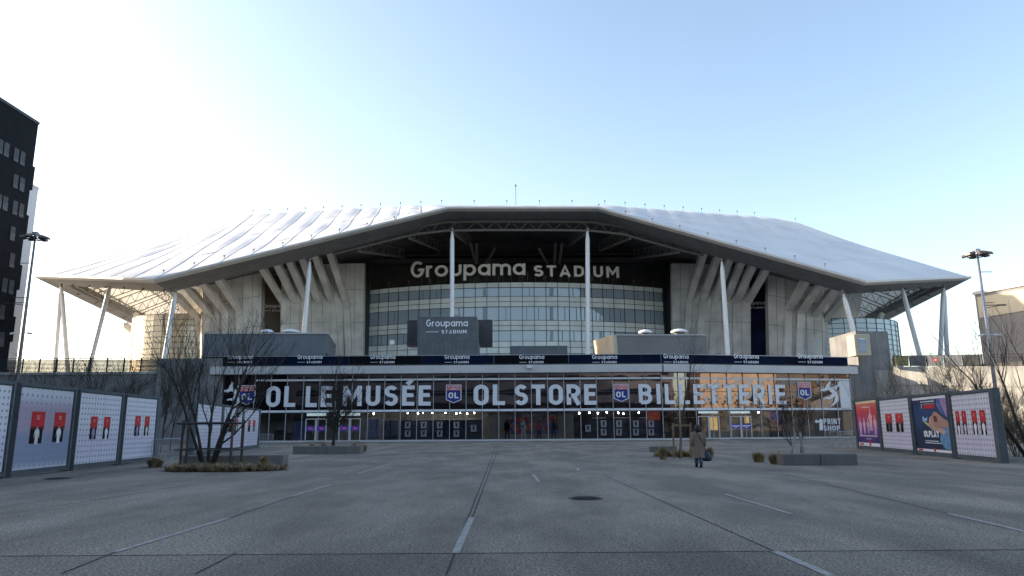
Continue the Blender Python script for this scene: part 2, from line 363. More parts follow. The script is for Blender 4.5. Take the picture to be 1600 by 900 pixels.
def text_width(s, t, cw=1.0, gap=.13):
    return sum(glyph(c, t, cw)[0] + gap for c in s) - gap
def text(mb, s, place, x0, z0, H, t=.17, cw=1.0, gap=.13, width=None, depth=0.0, eps=.003):
    """write s with place(u, z, d) -> world point; u along the wall, z up, d out of the wall"""
    if width is not None:
        k = width / (H * text_width(s, t, cw, gap))
    else: k = 1.0
    x = 0.0
    for ch in s:
        w, st = glyph(ch, t, cw)
        for li, (pts, closed) in enumerate(st):
            n = len(pts); L_, R2 = [], []
            for i, p in enumerate(pts):
                a = pts[(i - 1) % n] if (closed or i > 0) else None
                b = pts[(i + 1) % n] if (closed or i < n - 1) else None
                def nrm(q0, q1):
                    dx, dy = q1[0] - q0[0], q1[1] - q0[1]; l = math.hypot(dx, dy) or 1e-9; return (-dy / l, dx / l)
                if a is None: nx, ny = nrm(p, b); f = 1
                elif b is None: nx, ny = nrm(a, p); f = 1
                else:
                    n1, n2 = nrm(a, p), nrm(p, b); nx, ny = n1[0] + n2[0], n1[1] + n2[1]; l = math.hypot(nx, ny) or 1e-9
                    nx, ny = nx / l, ny / l; f = min(1 / max(.2, nx * n1[0] + ny * n1[1]), 1.7)
                hh = t / 2 * f
                L_.append((p[0] + nx * hh, p[1] + ny * hh)); R2.append((p[0] - nx * hh, p[1] - ny * hh))
            e = depth + eps * li
            def q(pt, d): return place(x0 + (x + pt[0]) * H * k, z0 + pt[1] * H, d)
            m_ = n if closed else n - 1
            for i in range(m_):
                j = (i + 1) % n
                mb.quad(q(L_[i], e), q(R2[i], e), q(R2[j], e), q(L_[j], e))
                if depth:
                    mb.quad(q(L_[i], e), q(L_[j], e), q(L_[j], 0), q(L_[i], 0)); mb.quad(q(R2[i], 0), q(R2[j], 0), q(R2[j], e), q(R2[i], e))
            if depth and not closed:
                for i in (0, n - 1): mb.quad(q(L_[i], 0), q(L_[i], e), q(R2[i], e), q(R2[i], 0))
        x += w + gap
    return x0 + x * H * k
def brand(mb, place, uc, z0, W):
    """the two-line lock-up: the sponsor's word, a rule and STADIUM under it"""
    H = W / text_width('Groupama', .15, 1, .09)
    text(mb, 'Groupama', place, uc - W / 2, z0 + H * .95, H, .15, 1, .09)
    h2 = H * .50
    text(mb, 'STADIUM', place, uc - W / 2 + W * .37, z0 - H * .05, h2, .19, 1.0, .2, width=W * .60)
    mb.quad(place(uc - W / 2, z0 + h2 * .30, 0), place(uc - W / 2 + W * .30, z0 + h2 * .30, 0), place(uc - W / 2 + W * .30, z0 + h2 * .46, 0), place(uc - W / 2, z0 + h2 * .46, 0))

# ================================================================ ground, terrace
g = MB(); S = 1500
g.quad((-S, -S, 0), (S, -S, 0), (S, S, 0), (-S, S, 0)); g.build('ground', 'asphalt', kind='structure', origin=(0, 0, 0))
def strip(p, q, w, z, name, m):
    p, q = Vector(p), Vector(q); d = (q - p).normalized(); n = Vector((-d.y, d.x, 0)) * w / 2
    b = MB(); a1, a2, a3, a4 = p - n, q - n, q + n, p + n
    b.quad(*[(v.x, v.y, z) for v in (a1, a2, a3, a4)])
    return b.build(name, M[m], kind='structure')
for p, q, w in [((-60, 9.66), (60, 9.66), .035), ((-60, 26.2), (60, 26.2), .03), ((-60, 17.4), (60, 17.4), .018), ((-60, 45), (60, 45), .03), ((-60, 63), (60, 63), .03)]:
    strip((*p, 0), (*q, 0), w, .004, 'ground_joint', 'joint')
for a, b_ in [((775, 697), (697, 899)), ((780, 697), (737, 812)), ((520, 755), (357, 810)), ((180, 863), (95, 897)), ((940, 741), (1215, 864)), ((1220, 740), (1483, 803)), ((370, 864), (305, 897)), ((1, 805), (215, 771))]:
    strip(G(*a), G(*b_), .028, .005, 'ground_joint', 'joint')
for a, b_, w in [((180, 863), (357, 810), .10), ((455, 776), (517, 757), .10), ((560, 740), (611, 724), .10), ((712, 865), (737, 809), .105), ((1211, 862), (1300, 901), .12),
                 ((1132, 772), (1235, 803), .10), ((1483, 803), (1640, 840), .11), ((200, 772), (305, 754), .09), ((110, 750), (196, 740), .09), ((480, 722), (508, 719), .10), ((833, 741), (842, 753), .10),
                 ((930, 716), (960, 716), .08), ((655, 712), (700, 711), .08)]:
    strip(G(*a), G(*b_), w, .008, 'painted_line', 'paint')
def manhole(c, r, label):
    o = empty('manhole_cover', (c.x, c.y, 0), label, 'manhole cover', 'manhole covers in the plaza')
    b = MB(); b.rings([[(c.x + (r + .06) * math.cos(a * math.pi / 16), c.y + (r + .06) * math.sin(a * math.pi / 16), z) for a in range(32)] for z in (.001, .010)]); b.build('rim', 'iron', o)
    b = MB(); b.rings([[(c.x + r * math.cos(a * math.pi / 16), c.y + r * math.sin(a * math.pi / 16), z) for a in range(32)] for z in (.011, .018)])
    for k in range(-4, 5):
        l = math.sqrt(max(0, r * r - (k * r / 5) ** 2)) * .9; b.box(c.x - l, c.y + k * r / 5 - .012, .0185, c.x + l, c.y + k * r / 5 + .012, .024)
    b.build('lid', 'iron', o)
manhole(G(915, 779), .33, 'round dark iron manhole cover set in the middle of the open plaza')
manhole(G(90, 748), .36, 'round dark iron manhole cover in front of the left advertising boards')

WR0 = P(1393, 573, 90.5); WR1 = Vector((WR0.x + .6 * 48, WR0.y - .8 * 48, 0))    # the wall right of the shops runs towards us
TZ = 8.45
b = MB(); b.prism([(-73.5, 85.0), (WR0.x - 8, 93.2), (WR0.x + .3, WR0.y + .6), (WR1.x + .4, WR1.y + .5), (260, WR1.y + .5), (260, 460), (-300, 460), (-300, 131), (-73.5, 131)], 0, TZ)
b.build('terrace', 'conc_l', kind='structure')

# ================================================================ shop building with the long glass front
Y0 = 84.0; XL = P(345, 640, Y0).x; XB = P(1035, 640, Y0).x; e2 = P(1332, 640, 89.6)
L1 = XB - XL; d2 = Vector((e2.x - XB, e2.y - Y0, 0)); L2 = d2.length; d2.normalize(); n2 = Vector((d2.y, -d2.x, 0))
def F(u, z, d=0.0):
    if u <= L1: return Vector((XL + u, Y0 - d, z))
    v = Vector((XB, Y0, 0)) + d2 * (u - L1) + n2 * d; return Vector((v.x, v.y, z))
def fac(x, y, d=0.0):             # sight line -> (u, z) on the glass front
    r = ray(x, y)
    if x <= 1035:
        t = (Y0 - d) / r.y; return r.x * t - XL, CAMZ + r.z * t
    pl = Vector((XB, Y0, 0)) + n2 * d; t = pl.dot(n2) / (r.x * n2.x + r.y * n2.y); v = r * t
    return L1 + (v - pl).dot(d2), CAMZ + v.z
def fbox(mb, u0, z0, u1, z1, d0, d1):                     # box on the front, from d0 to d1 out of it
    cuts = [u0] + ([L1] if u0 < L1 < u1 else []) + [u1]
    for a, c in zip(cuts, cuts[1:]):
        a2, c2 = (a + (1e-6 if a == L1 else 0)), c - (1e-6 if c == L1 else 0)
        mb.hull8([F(a2, z0, d1), F(c2, z0, d1), F(c2, z0, d0), F(a2, z0, d0)], [F(a2, z1, d1), F(c2, z1, d1), F(c2, z1, d0), F(a2, z1, d0)])
    return mb
LT = L1 + L2
zs, zm, zt = .22, fac(800, 643)[1], fac(800, 583)[1]     # sill, transom and head of the glass
zf0, zf1 = zt, fac(800, 571)[1]
shop = empty('shop_building', (0, 88, 0), 'low shop building with a long dark glass front lettered OL STORE in the middle', 'shop building')
NB1, NB2 = 27, 12
us = [L1 * i / NB1 for i in range(NB1)] + [L1 + L2 * i / NB2 for i in range(NB2 + 1)]
b = MB(); fbox(b, -1.2, zf0, LT + .6, zf1, -1.0, .9); b.build('fascia', 'fascia', shop)
b = MB()
for u in us[1:-1:3]: fbox(b, u - .02, zf0 + .03, u + .02, zf1 - .03, .9, .905)
b.build('fascia_joints', 'mull', shop)
b = MB(); fbox(b, 0, .0, LT, zs - .02, -.15, .10); b.build('sill', 'fascia', shop)
b = MB(); fbox(b, 0, zm - .07, LT, zm + .07, -.10, .02); b.build('transom', 'darkm', shop)
b = MB(); fbox(b, 0, (zm + zt) / 2 - .03, LT, (zm + zt) / 2 + .03, -.10, .012); b.build('transom', 'darkm', shop)
for i, u in enumerate(us):
    b = MB(); fbox(b, u - .035, zs - .02, u + .035, zt, .02, .10); b.build('mullion', 'mull', shop)
door_bays = [(fac(x0, 660)[0], fac(x1, 660)[0]) for x0, x1 in ((478, 511), (530, 564), (1090, 1123), (1140, 1173))]
for u, v in zip(us, us[1:]):
    b = MB()
    b.quad(F(u + .03, zm + .07, 0.0), F(v - .03, zm + .07, 0.0), F(v - .03, zt, 0.0), F(u + .03, zt, 0.0)); b.build('upper_window', 'glass_up', shop)
    b = MB(); b.quad(F(u + .03, zs, 0), F(v - .03, zs, 0), F(v - .03, zm - .07, 0), F(u + .03, zm - .07, 0)); b.build('shop_window', 'glass_low', shop)
b = MB()                                                   # roof slab and body above the shop floor
for a, c in ((0, L1 - 1e-6), (L1 + 1e-6, LT)):
    b.hull8([F(a, zm + .1, -.3), F(c, zm + .1, -.3), F(c, zm + .1, -7), F(a, zm + .1, -7)], [F(a, zf1 + .25, -.3), F(c, zf1 + .25, -.3), F(c, zf1 + .25, -7), F(a, zf1 + .25, -7)])
b.build('roof', 'ceil', shop)
b = MB()
for a, c in ((0, L1 - 1e-6), (L1 + 1e-6, LT)):
    b.quad(F(a, 0, -6.4), F(c, 0, -6.4), F(c, zm + .2, -6.4), F(a, zm + .2, -6.4))
b.quad(F(0, 0, 0), F(0, 0, -6.4), F(0, zm, -6.4), F(0, zm, 0)); b.quad(F(LT, 0, 0), F(LT, 0, -6.4), F(LT, zm, -6.4), F(LT, zm, 0))
b.build('inner_wall', 'shopnavy', shop)
b = MB()
for a, c in ((0, L1 - 1e-6), (L1 + 1e-6, LT)): b.quad(F(a, .05, -.2), F(c, .05, -.2), F(c, .05, -6.4), F(a, .05, -6.4))
b.build('shop_floor', 'shopfloor', shop)
# white vinyl stripes along the glass
for y0, y1 in ((590.5, 593.5), (639, 642.3)):
    b = MB(); z0, z1 = fac(800, y1)[1], fac(800, y0)[1]
    fbox(b, fac(400, 600)[0], z0, LT - .05, z1, .022, .026); b.build('vinyl_stripe', 'vinyl', shop)
def fpl(dd=0.0): return lambda u, z, d: F(u, z, .106 + dd + d)
def word(s, x0, x1, y0, y1, t=.20, gap=.16, cw=1.0):
    b = MB(); u0, zb = fac(x0, y1, .1); u1, _ = fac(x1, y1, .1); zt_ = fac(x0, y0, .1)[1]
    text(b, s, fpl(), u0, zb, zt_ - zb, t, cw, gap, width=u1 - u0); b.build('lettering', 'vinyl', shop)
word('OL', 415, 461, 603.5, 636, .19, .17); word('LE', 477, 519, 603.5, 636, .19, .17); word('MUSÉE', 535, 673, 603, 634.5, .19, .17)
word('OL', 740, 789, 601, 633.2, .19, .17); word('STORE', 804, 932, 601, 633, .19, .16)
word('BILLETTERIE', 998.5, 1229, 600, 631.5, .18, .19)
word('PRINT', 1287, 1314, 654, 663, .19); word('SHOP', 1287, 1313, 665, 673, .19)
# shirt-and-arrow symbol beside PRINT SHOP
def fpoly(mb, pts, d=.0, y=None):
    q = [F(fac(x, y_, .1)[0], fac(x, y_, .1)[1], .106 + d) for x, y_ in pts]; return mb.add(q, [tuple(range(len(q)))])
b = MB(); fpoly(b, [(1280, 655), (1283, 654), (1285.5, 657), (1286, 672), (1280.5, 672.5)]); fpoly(b, [(1272.5, 658), (1276, 655), (1276, 657), (1281, 657), (1281, 660), (1276, 660), (1276, 662)], .002)
b.build('shirt_symbol', 'vinyl', shop)
# prancing lion decals: at both ends of the front
def lion(fx, fy, d=.0):
    b = MB()
    for pts in ([(0, 20), (3, 12), (9, 4), (7, 0), (12, 3), (15, 1), (15, 6), (12, 10), (13, 18), (10, 26), (4, 27)],
                [(10, 26), (13, 18), (22, 24), (30, 33), (33, 44), (26, 42), (18, 36)],
                [(18, 36), (26, 42), (20, 48), (10, 52), (2, 50), (-3, 53), (-5, 49), (2, 46), (10, 45)],
                [(26, 42), (33, 44), (34, 56), (24, 66), (10, 72), (22, 60)],
                [(13, 18), (22, 24), (26, 12), (33, 10), (30, 3), (36, 6), (38, 13), (32, 17), (28, 26)],
                [(0, 20), (4, 27), (-3, 30), (-9, 27), (-12, 30), (-12, 24), (-5, 22)]):
        q = [F(*fac(fx(x), fy(y), .1)[:1], fac(fx(x), fy(y), .1)[1], .106 + d) for x, y in pts]
        b.add(q, [tuple(range(len(q)))]); d += .002
    return b
lion(lambda x: 1289 + x * .62, lambda y: 595 + y * .56).build('lion_decal', 'vinyl', shop)
lion(lambda x: 357 + x * .55, lambda y: 596 + y * .58).build('lion_decal', 'vinyl', shop)
for x0, x1 in ((1311.5, 1328),):
    b = MB(); u0, u1 = fac(x0, 610)[0], min(fac(x1, 610)[0], LT - .05); fbox(b, u0, zm + .1, u1, fac(800, 594)[1], .022, .026); b.build('white_panel', 'vinyl', shop)
# club shields
def shield(xc, y0, y1):
    u, z1 = fac(xc, y0, .1); z0 = fac(xc, y1, .1)[1]; H = z1 - z0; w = H * .42
    s = MB(); pts = [(-w, H), (w, H), (w, H * .18), (w * .35, H * .07), (0, 0), (-w * .35, H * .07), (-w, H * .18)]
    s.add([F(u + x, z0 + z, .108) for x, z in pts], [tuple(range(7))]); so = s.build('shield', 'vinyl', shop)
    k = .90; s = MB(); s.add([F(u + x * k, z0 + H * .04 + z * .93 * (1 if z < H else .67 / .93), .112) for x, z in pts], [tuple(range(7))]); s.build('shield_field', 'royal', so)
    s = MB(); s.add([F(u - w * k, z0 + H * .68, .113), F(u + w * k, z0 + H * .68, .113), F(u + w * k, z0 + H * .965, .113), F(u - w * k, z0 + H * .965, .113)], [(0, 1, 2, 3)]); s.build('shield_band', 'red', so)
    s = MB(); pl = lambda a, c, d: F(a, c, .117 + d)
    text(s, 'OLYMPIQUE', pl, u - w * .78, z0 + H * .84, H * .09, .2, 1, .16, width=w * 1.56); text(s, 'LYONNAIS', pl, u - w * .78, z0 + H * .715, H * .09, .2, 1, .16, width=w * 1.56)
    text(s, 'OL', pl, u - w * .68, z0 + H * .26, H * .32, .22, 1.2, .16, width=w * 1.3); s.build('shield_lettering', 'vinyl', so)
    s = MB(); s.add([F(u - w * .33 + math.cos(a * math.pi / 4) * w * (.08 if a % 2 else .15), z0 + H * .42 + math.sin(a * math.pi / 4) * w * (.08 if a % 2 else .15), .124) for a in range(8)], [tuple(range(8))]); s.build('shield_emblem', mat('muted_gold_print', (.12, .11, .05), .5, var=.05), so)
shield(387, 602, 633); shield(709, 601, 630); shield(970, 600, 628); shield(1256, 597.5, 625)
# doors
for k, (u0, u1) in enumerate(door_bays):
    zd = fac(500, 654)[1] if k < 2 else fac(1130, 650)[1]
    for a, c in ((u0, (u0 + u1) / 2 - .01), ((u0 + u1) / 2 + .01, u1)):
        b = MB()
        fbox(b, a, .06, a + .10, zd, .11, .19); fbox(b, c - .10, .06, c, zd, .11, .19); fbox(b, a + .101, zd - .10, c - .101, zd, .11, .19); fbox(b, a + .101, .06, c - .101, .2, .11, .19)
        do = b.build('door', 'fascia', shop)
        b = MB(); fbox(b, a + .3 if c > (u0 + u1) / 2 + .1 else c - .34, 1.0, a + .34 if c > (u0 + u1) / 2 + .1 else c - .3, 1.5, .19, .23); b.build('handle', 'galv', do)
        if k != 2:
            zc = fac(500, 669.5)[1] if k < 2 else fac(1150, 666)[1]
            b = MB(); fbox(b, a + .1, zc - .27, c - .1, zc + .27, .13, .14); b.build('door_band', mat('violet_band', (.05, .035, .26), .4, emit=.06, var=.05), do)  # door bands and their red marks are given a glow of their own
            b = MB(); uc = (a + c) / 2
            if k < 2: fbox(b, uc - .2, zc - .06, uc + .2, zc + .06, .141, .15); b.build('door_mark', mat('red_mark', (.6, .05, .08), .4, emit=.12, var=.02), do)
            else:
                fbox(b, a + .2, zc - .02, c - .2, zc + .10, .141, .15); fbox(b, uc - .12, zc - .18, uc + .12, zc - .1, .141, .15); b.build('door_mark', 'vinyl', do)
    b = MB(); z1 = fac(500, 644)[1] if k < 2 else fac(1130, 640.8)[1]
    zz = (zd + .3, z1 - .12); fbox(b, u0 + .1, zz[0], u1 - .1, zz[1], .11, .14)
    b.build('transom_panel', mat('pale_glow_panel', (.50, .60, .58), .4, emit=.12, var=.1), shop)  # faint emission added to the panel's pale colour
# things seen through the shop glass -------------------------------------------------
def inside(x0, y0, x1, y1, d=-1.0):
    a, zb = fac(x0, y1, d); c, _ = fac(x1, y1, d); zt2 = fac(x0, y0, d)[1]; return a, zb, c, zt2
n_post = 0
for x in (637, 662, 687, 713, 943.5, 967.5, 994, 1018):
    for (y0, y1) in ((659, 669.5), (672, 682.5)):
        a, z0, c, z1 = inside(x - 4.4, y0, x + 4.4, y1, -.14)
        dz = -.15 if x > 900 else 0
        b = MB(); fbox(b, a, z0 - dz, c, z1 - dz, -.17, -.14); po = b.build('shirt_poster', 'vinyl', shop)
        b = MB(); w = c - a; h = z1 - z0
        pts = [(a + w * .26, z1 - h * .06), (a + w * .40, z1 - h * .06), (a + w * .5, z0 + h * .62), (a + w * .60, z1 - h * .06), (a + w * .74, z1 - h * .06), (a + w * .58, z0 + h * .22), (a + w * .42, z0 + h * .22)]
        b.add([F(p, q - dz, -.135) for p, q in pts], [tuple(range(7))]); b.build('shirt_print', 'black', po)
for x in (740, 919):
    a, z0, c, z1 = inside(x - 4.4, 664, x + 4.4, 674.5, -.14)
    b = MB(); fbox(b, a, z0, c, z1, -.17, -.14); po = b.build('shirt_poster', 'vinyl', shop)
    b = MB(); w = c - a; h = z1 - z0; b.add([F(a + w * p, z0 + h * q, -.135) for p, q in ((.26, .94), (.40, .94), (.5, .62), (.60, .94), (.74, .94), (.58, .22), (.42, .22))], [tuple(range(7))]); b.build('shirt_print', 'black', po)
# navy display screens behind the shirt posters
for x0, x1 in ((598, 621), (624, 754), (908, 1035), (1204, 1224)):
    a, z0, c, z1 = inside(x0, 657, x1, 688, -.9); b = MB(); fbox(b, a, .06, c, z1, -1.0, -.9); b.build('display_board', mat('navy_board', (.005, .009, .026), .5, var=.3, scale=.8), shop)
# central wall picture with standing footballers and the two pale partitions
tan = mat('pale_partition', (.30, .25, .18), .6, var=.1, scale=.6)
for x0, x1 in ((763, 789), (872, 897)):
    a, z0, c, z1 = inside(x0, 645, x1, 688, -.8); b = MB(); fbox(b, a, .06, c, zm - .1, -1.3, -.8); b.build('partition', tan, shop)
a, z0, c, z1 = inside(789, 648, 872, 677, -.7)
b = MB(); fbox(b, a, .06, c, zm - .05, -.9, -.7); mural = b.build('wall_picture', mat('picture_dark', (.20, .13, .11), .5, var=.5, scale=1.3), shop)
b = MB(); fbox(b, a, .061, c, .75, -.699, -.65); b.build('picture_plinth', tan, mural)
rng = random.Random(4)
def crowd_print(name, colr, n, zlo, zhi, s):
    b = MB()
    for i in range(n):
        u = a + (c - a) * rng.random(); z = zlo + (zhi - zlo) * rng.random(); w = s * rng.uniform(.6, 1.2); d = -.69 + rng.random() * .02
        b.add([F(u + w * math.cos(k * math.pi / 4), z + w * 1.3 * math.sin(k * math.pi / 4), d) for k in range(8)], [tuple(range(8))])
    b.build(name, colr, mural)
crowd_print('crowd_print', mat('print_orange', (.60, .16, .06), .5, var=.3), 16, 1.1, 2.9, .24); crowd_print('crowd_print', mat('print_red', (.55, .03, .04), .5, var=.3), 16, .9, 2.6, .24)
crowd_print('crowd_print', mat('print_blue', (.05, .08, .34), .5, var=.3), 20, .8, 2.2, .22); crowd_print('crowd_print', mat('print_pale', (.4, .3, .25), .5, var=.3), 14, 1.8, 3.1, .10)
def figure_print(mb, u, z, h, d, stance=.12):
    pl = lambda x, y: F(u + x * h, z + y * h, d)
    mb.add([pl(.065 * math.cos(k * math.pi / 5), .93 + .07 * math.sin(k * math.pi / 5)) for k in range(10)], [tuple(range(10))])
    mb.add([pl(x, y) for x, y in ((-.13, .82), (-.04, .87), (.04, .87), (.13, .82), (.17, .5), (.12, .5), (.09, .70), (.09, .48), (-.09, .48), (-.09, .70), (-.12, .5), (-.17, .5))], [(0, 1, 10, 11), (1, 2, 3, 6, 7, 8, 9, 10), (3, 4, 5, 6)])
    for s in (-1, 1): mb.add([pl(x * s, y) for x, y in ((.0, .48), (.09, .48), (stance + .02, 0), (stance - .05, 0))], [(0, 1, 2, 3)])
for x, colr in ((792.5, 'black'), (818, 'pale'), (842, 'red'), (865, 'shopnavy')):
    u, _ = fac(x, 670, -.6); b = MB(); figure_print(b, u, .25, 2.15, -.60 - .001 * x / 100); b.build('player_print', M[colr], mural)
    if x == 842:
        b = MB(); u2 = u; b.add([F(u2 + .09 * p, .25 + 2.15 * q, -.59) for p, q in ((-2.1, .48), (2.1, .48), (3, 0), (1, 0), (0, .35), (-1, 0), (-3, 0))], [tuple(range(7))]); b.build('shorts_print', 'shopnavy', mural)
# small ceiling lamps, counters, screens inside
lampm = mat('shop_lamp', (1, .93, .8), emit=20, var=0)
for x in (584, 637, 653, 661, 676, 696, 713, 719, 730, 741, 905, 921, 934, 948, 966, 974, 998, 1018, 1102, 1160, 1185, 1203):
    u, z = fac(x, 645.5 + rng.uniform(-1, 1.5), -2.5); b = MB(); b.tube([F(u, z - .05, -2.5), F(u, z + .12, -2.5)], .055, 8); b.build('spot_lamp', lampm, shop)
b = MB()
for x0 in (425, 452, 572, 622, 655, 690, 725, 925, 960, 1000, 1065, 1190, 1235):
    a2, _ = fac(x0, 655, -3.5)[0], 0; fbox(b, a2, 2.55, a2 + 1.7, 2.65, -3.6, -3.5); 
b.build('hanging_rail', mat('rail_grey', (.2, .22, .26), .5), shop)
for x0, y0, x1, y1, nm, mt in ((458, 658, 476, 686, 'information_screen', mat('navy_screen', (.02, .04, .09), .3, emit=.06, var=.4, scale=2)),
                               (575, 655, 592, 686, 'information_screen', mat('blue_screen', (.03, .05, .10), .3, emit=.06, var=.5, scale=1)),
                               (1012, 640.5, 1033, 664, 'hanging_banner', mat('orange_banner', (.22, .04, .02), .5, emit=.1, var=.9, scale=1.5)),  # faint glow put into the orange banner cloth
                               (1110, 652, 1122, 672, 'price_board', mat('amber_display', (.45, .30, .10), .5, emit=.35, var=.8, scale=4)),
                               (1164, 651, 1171, 661, 'price_board', mat('amber_display', (.45, .30, .10))),
                               (1205, 640, 1222, 683, 'blue_banner', mat('deep_blue_banner', (.015, .025, .16), .5, emit=.1, var=.2)),  # this banner, too, glows faintly without being a lamp
                               (428, 672, 442, 688, 'sales_stand', mat('stand_brown', (.05, .04, .035), .6, var=.6, scale=4)),
                               (446, 676, 455, 689, 'sales_stand', mat('stand_brown', (.05, .04, .035))),
                               (1183, 666, 1187, 671, 'notice', M['vinyl'])):
    a2, z0, c2, z1 = inside(x0, y0, x1, y1, -1.4); b = MB(); fbox(b, a2, max(z0, .06), c2, z1, -1.5, -1.4); b.build(nm, mt, shop)
a2, z0, c2, z1 = inside(1206, 664, 1214, 683, -.9); b = MB(); fbox(b, a2, .06, c2, z1 - .25, -1.3, -.9); fbox(b, a2 - .08, z1 - .249, c2 + .08, z1, -1.4, -.8); b.build('reception_desk', 'whiteb', shop)
# camera dome and box on the fascia
b = MB(); u, z = fac(827, 574, .9); fbox(b, u - .28, z - .12, u + .28, z + .22, .91, 1.35); b.build('security_camera', 'white', shop)
# the banner of the parapet, with nine lock-ups
zb0, zb1 = fac(800, 569)[1], fac(800, 555.5)[1]
ban = empty('parapet_banner', F(LT / 2, zf1 + .3, .4), 'long navy parapet banner above the shop fascia repeating the stadium name in white', 'banner')
ul = fac(318, 560)[0]; ur = LT + 0.1
cuts = [(ul, fac(392, 560)[0], 'navy2')]
pxs = [393, 546, 660, 772, 888, 1001, 1107, 1213, 1321]
for q0, q1 in zip(pxs, pxs[1:]): cuts.append((fac(q0, 560)[0] + .01, min(fac(q1, 560)[0], ur), 'navy' if q0 < 540 or q0 > 1000 or q0 in (660, 888) else 'navy2'))
for u0, u1, mt in cuts:
    b = MB(); fbox(b, u0, zb0, u1 - .01, zb1, .3, .36); b.build('banner_cloth', M[mt], ban)
for x in (375, 484, 598, 714, 831, 945, 1057, 1167, 1267):
    b = MB(); u, z = fac(x, 567.2, .37); W = (fac(x + 19.5, 560, .37)[0] - fac(x - 19.5, 560, .37)[0])
    brand(b, lambda a_, c_, d_: F(a_, c_, .365 + d_), u, z, W); b.build('lettering', 'vinyl', ban)
b = MB(); fbox(b, ul, zf1 + .2, ur, zb0 - .02, -.6, .28); b.build('parapet', 'trim', ban)
b = MB(); fbox(b, ul, zb1 + .01, ur, zb1 + .07, .30, .36); b.build('top_rail', 'galv', ban)

# ================================================================ concrete walls beside the shops, rails
b = MB(); pA, pB = P(240, 640, Y0 - .6), P(345, 640, Y0 - .6)
b.prism([(pA.x, Y0 - .6), (XL - .02, Y0 - .6), (XL - .02, Y0 + 8), (pA.x, Y0 + 8)], 0, P(290, 560, Y0 - .6).z)
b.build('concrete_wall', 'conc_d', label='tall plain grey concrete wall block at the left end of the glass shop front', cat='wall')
zl = P(120, 581, Y0).z
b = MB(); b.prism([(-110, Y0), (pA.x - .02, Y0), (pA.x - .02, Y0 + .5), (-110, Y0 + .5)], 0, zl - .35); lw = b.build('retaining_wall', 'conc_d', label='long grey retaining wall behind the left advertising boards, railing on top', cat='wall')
b = MB(); b.prism([(-110, Y0 - .15), (pA.x - .03, Y0 - .15), (pA.x - .03, Y0 + .6), (-110, Y0 + .6)], zl - .34, zl); b.build('coping', 'conc_l', lw)
b = MB(); b.prism([(-75, Y0 - 4), (-50, Y0 - 4), (-50, Y0 - 3.7), (-75, Y0 - 3.7)], 0, 5.2); b.build('ramp_wall', 'conc_d', lw)
def railing(p, q, z, label, step=2.4, h=1.35, slats=6, group=None, solid=None, sh=.12):
    p, q = Vector((p[0], p[1], z)), Vector((q[0], q[1], z)); d = q - p; n = max(1, int(d.length / step)); d_ = d / n
    o = empty('railing', p, label, 'railing', group); U = Vector((0, 0, 1))
    b = MB(); b.beam(p + U * h, q + U * h, .09, .07); b.build('handrail', 'dark', o)
    b = MB()
    for k in range(slats): b.beam(p + U * (.12 + k * (h - .2) / slats), q + U * (.12 + k * (h - .2) / slats), .03, sh)
    b.build('slats', 'dark', o)
    for i in range(n + 1):
        b = MB(); c_ = p + d_ * i; b.box(c_.x - .07, c_.y - .05, z, c_.x + .07, c_.y + .05, z + h); b.build('post', 'dark', o)
    if solid:
        for i in solid:
            if i < n: b = MB(); b.beam(p + d_ * (i + .03) + U * h * .52, p + d_ * (i + .97) + U * h * .52, .02, h * .9); b.build('infill_panel', 'dark', o)
    return o
railing((-100, Y0 + .25), (pA.x - .4, Y0 + .25), zl, 'dark slatted railing on the retaining wall left of the shops', solid=(3, 7, 8, 12, 19), step=2.0, slats=9, h=1.6)
# right side
zc = P(1365, 518, 92).z
b = MB(); x0, x1 = P(1332, 640, 89.7).x, P(1387, 520, 92).x
b.prism([(x0 + .1, 89.9), (P(1352, 600, 90).x, 91.2), (P(1352, 600, 90).x, 98), (x0 + .1, 98)], 0, P(1340, 572, 90).z + .2)
b.prism([(P(1352, 600, 90).x + .01, 91.2), (x1, 92), (x1, 99), (P(1352, 600, 90).x + .01, 99)], 0, zc)
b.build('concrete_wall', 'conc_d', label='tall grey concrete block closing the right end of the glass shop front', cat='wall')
b = MB(); q0, q1 = P(1334, 556, 89.5), P(1355, 523, 89.5)
b.cbox(q0.x, 89.0, q0.z, q1.x + .05, 91.0, q1.z, .06); kb = b.build('cabin', 'beige', label='small beige cabin perched above the right end of the shop front', cat='cabin')
b = MB(); b.box(q0.x + .5, 88.96, q0.z + .4, q1.x - .5, 88.995, q1.z - .5); b.build('window', 'glass_std', kb)
dW = (WR1 - Vector((WR0.x, WR0.y, 0))); Lw = dW.length; dW.normalize(); nW = Vector((dW.y, -dW.x, 0))
def WP(s, z, d=0.0):
    k = Vector((WR0.x, WR0.y, 0)) + dW * s - Vector((-nW.x, -nW.y, 0)) * d; return Vector((k.x, k.y, z))
def wz(s): return CAMZ + (WR0.z - CAMZ) * (1 - s * .8 / WR0.y * 1.02)      # the coping falls towards the ramp foot
b = MB(); N_ = 8
for i in range(N_):
    s0, s1 = Lw * i / N_, Lw * (i + 1) / N_ - .03
    b.hull8([WP(s0, 0, 0), WP(s1, 0, 0), WP(s1, 0, -.5), WP(s0, 0, -.5)], [WP(s0, wz(s0), 0), WP(s1, wz(s1), 0), WP(s1, wz(s1), -.5), WP(s0, wz(s0), -.5)])
rw = b.build('retaining_wall', 'conc_l', label='pale concrete ramp wall behind the right advertising boards, its upper part sunlit', cat='wall')
b = MB()
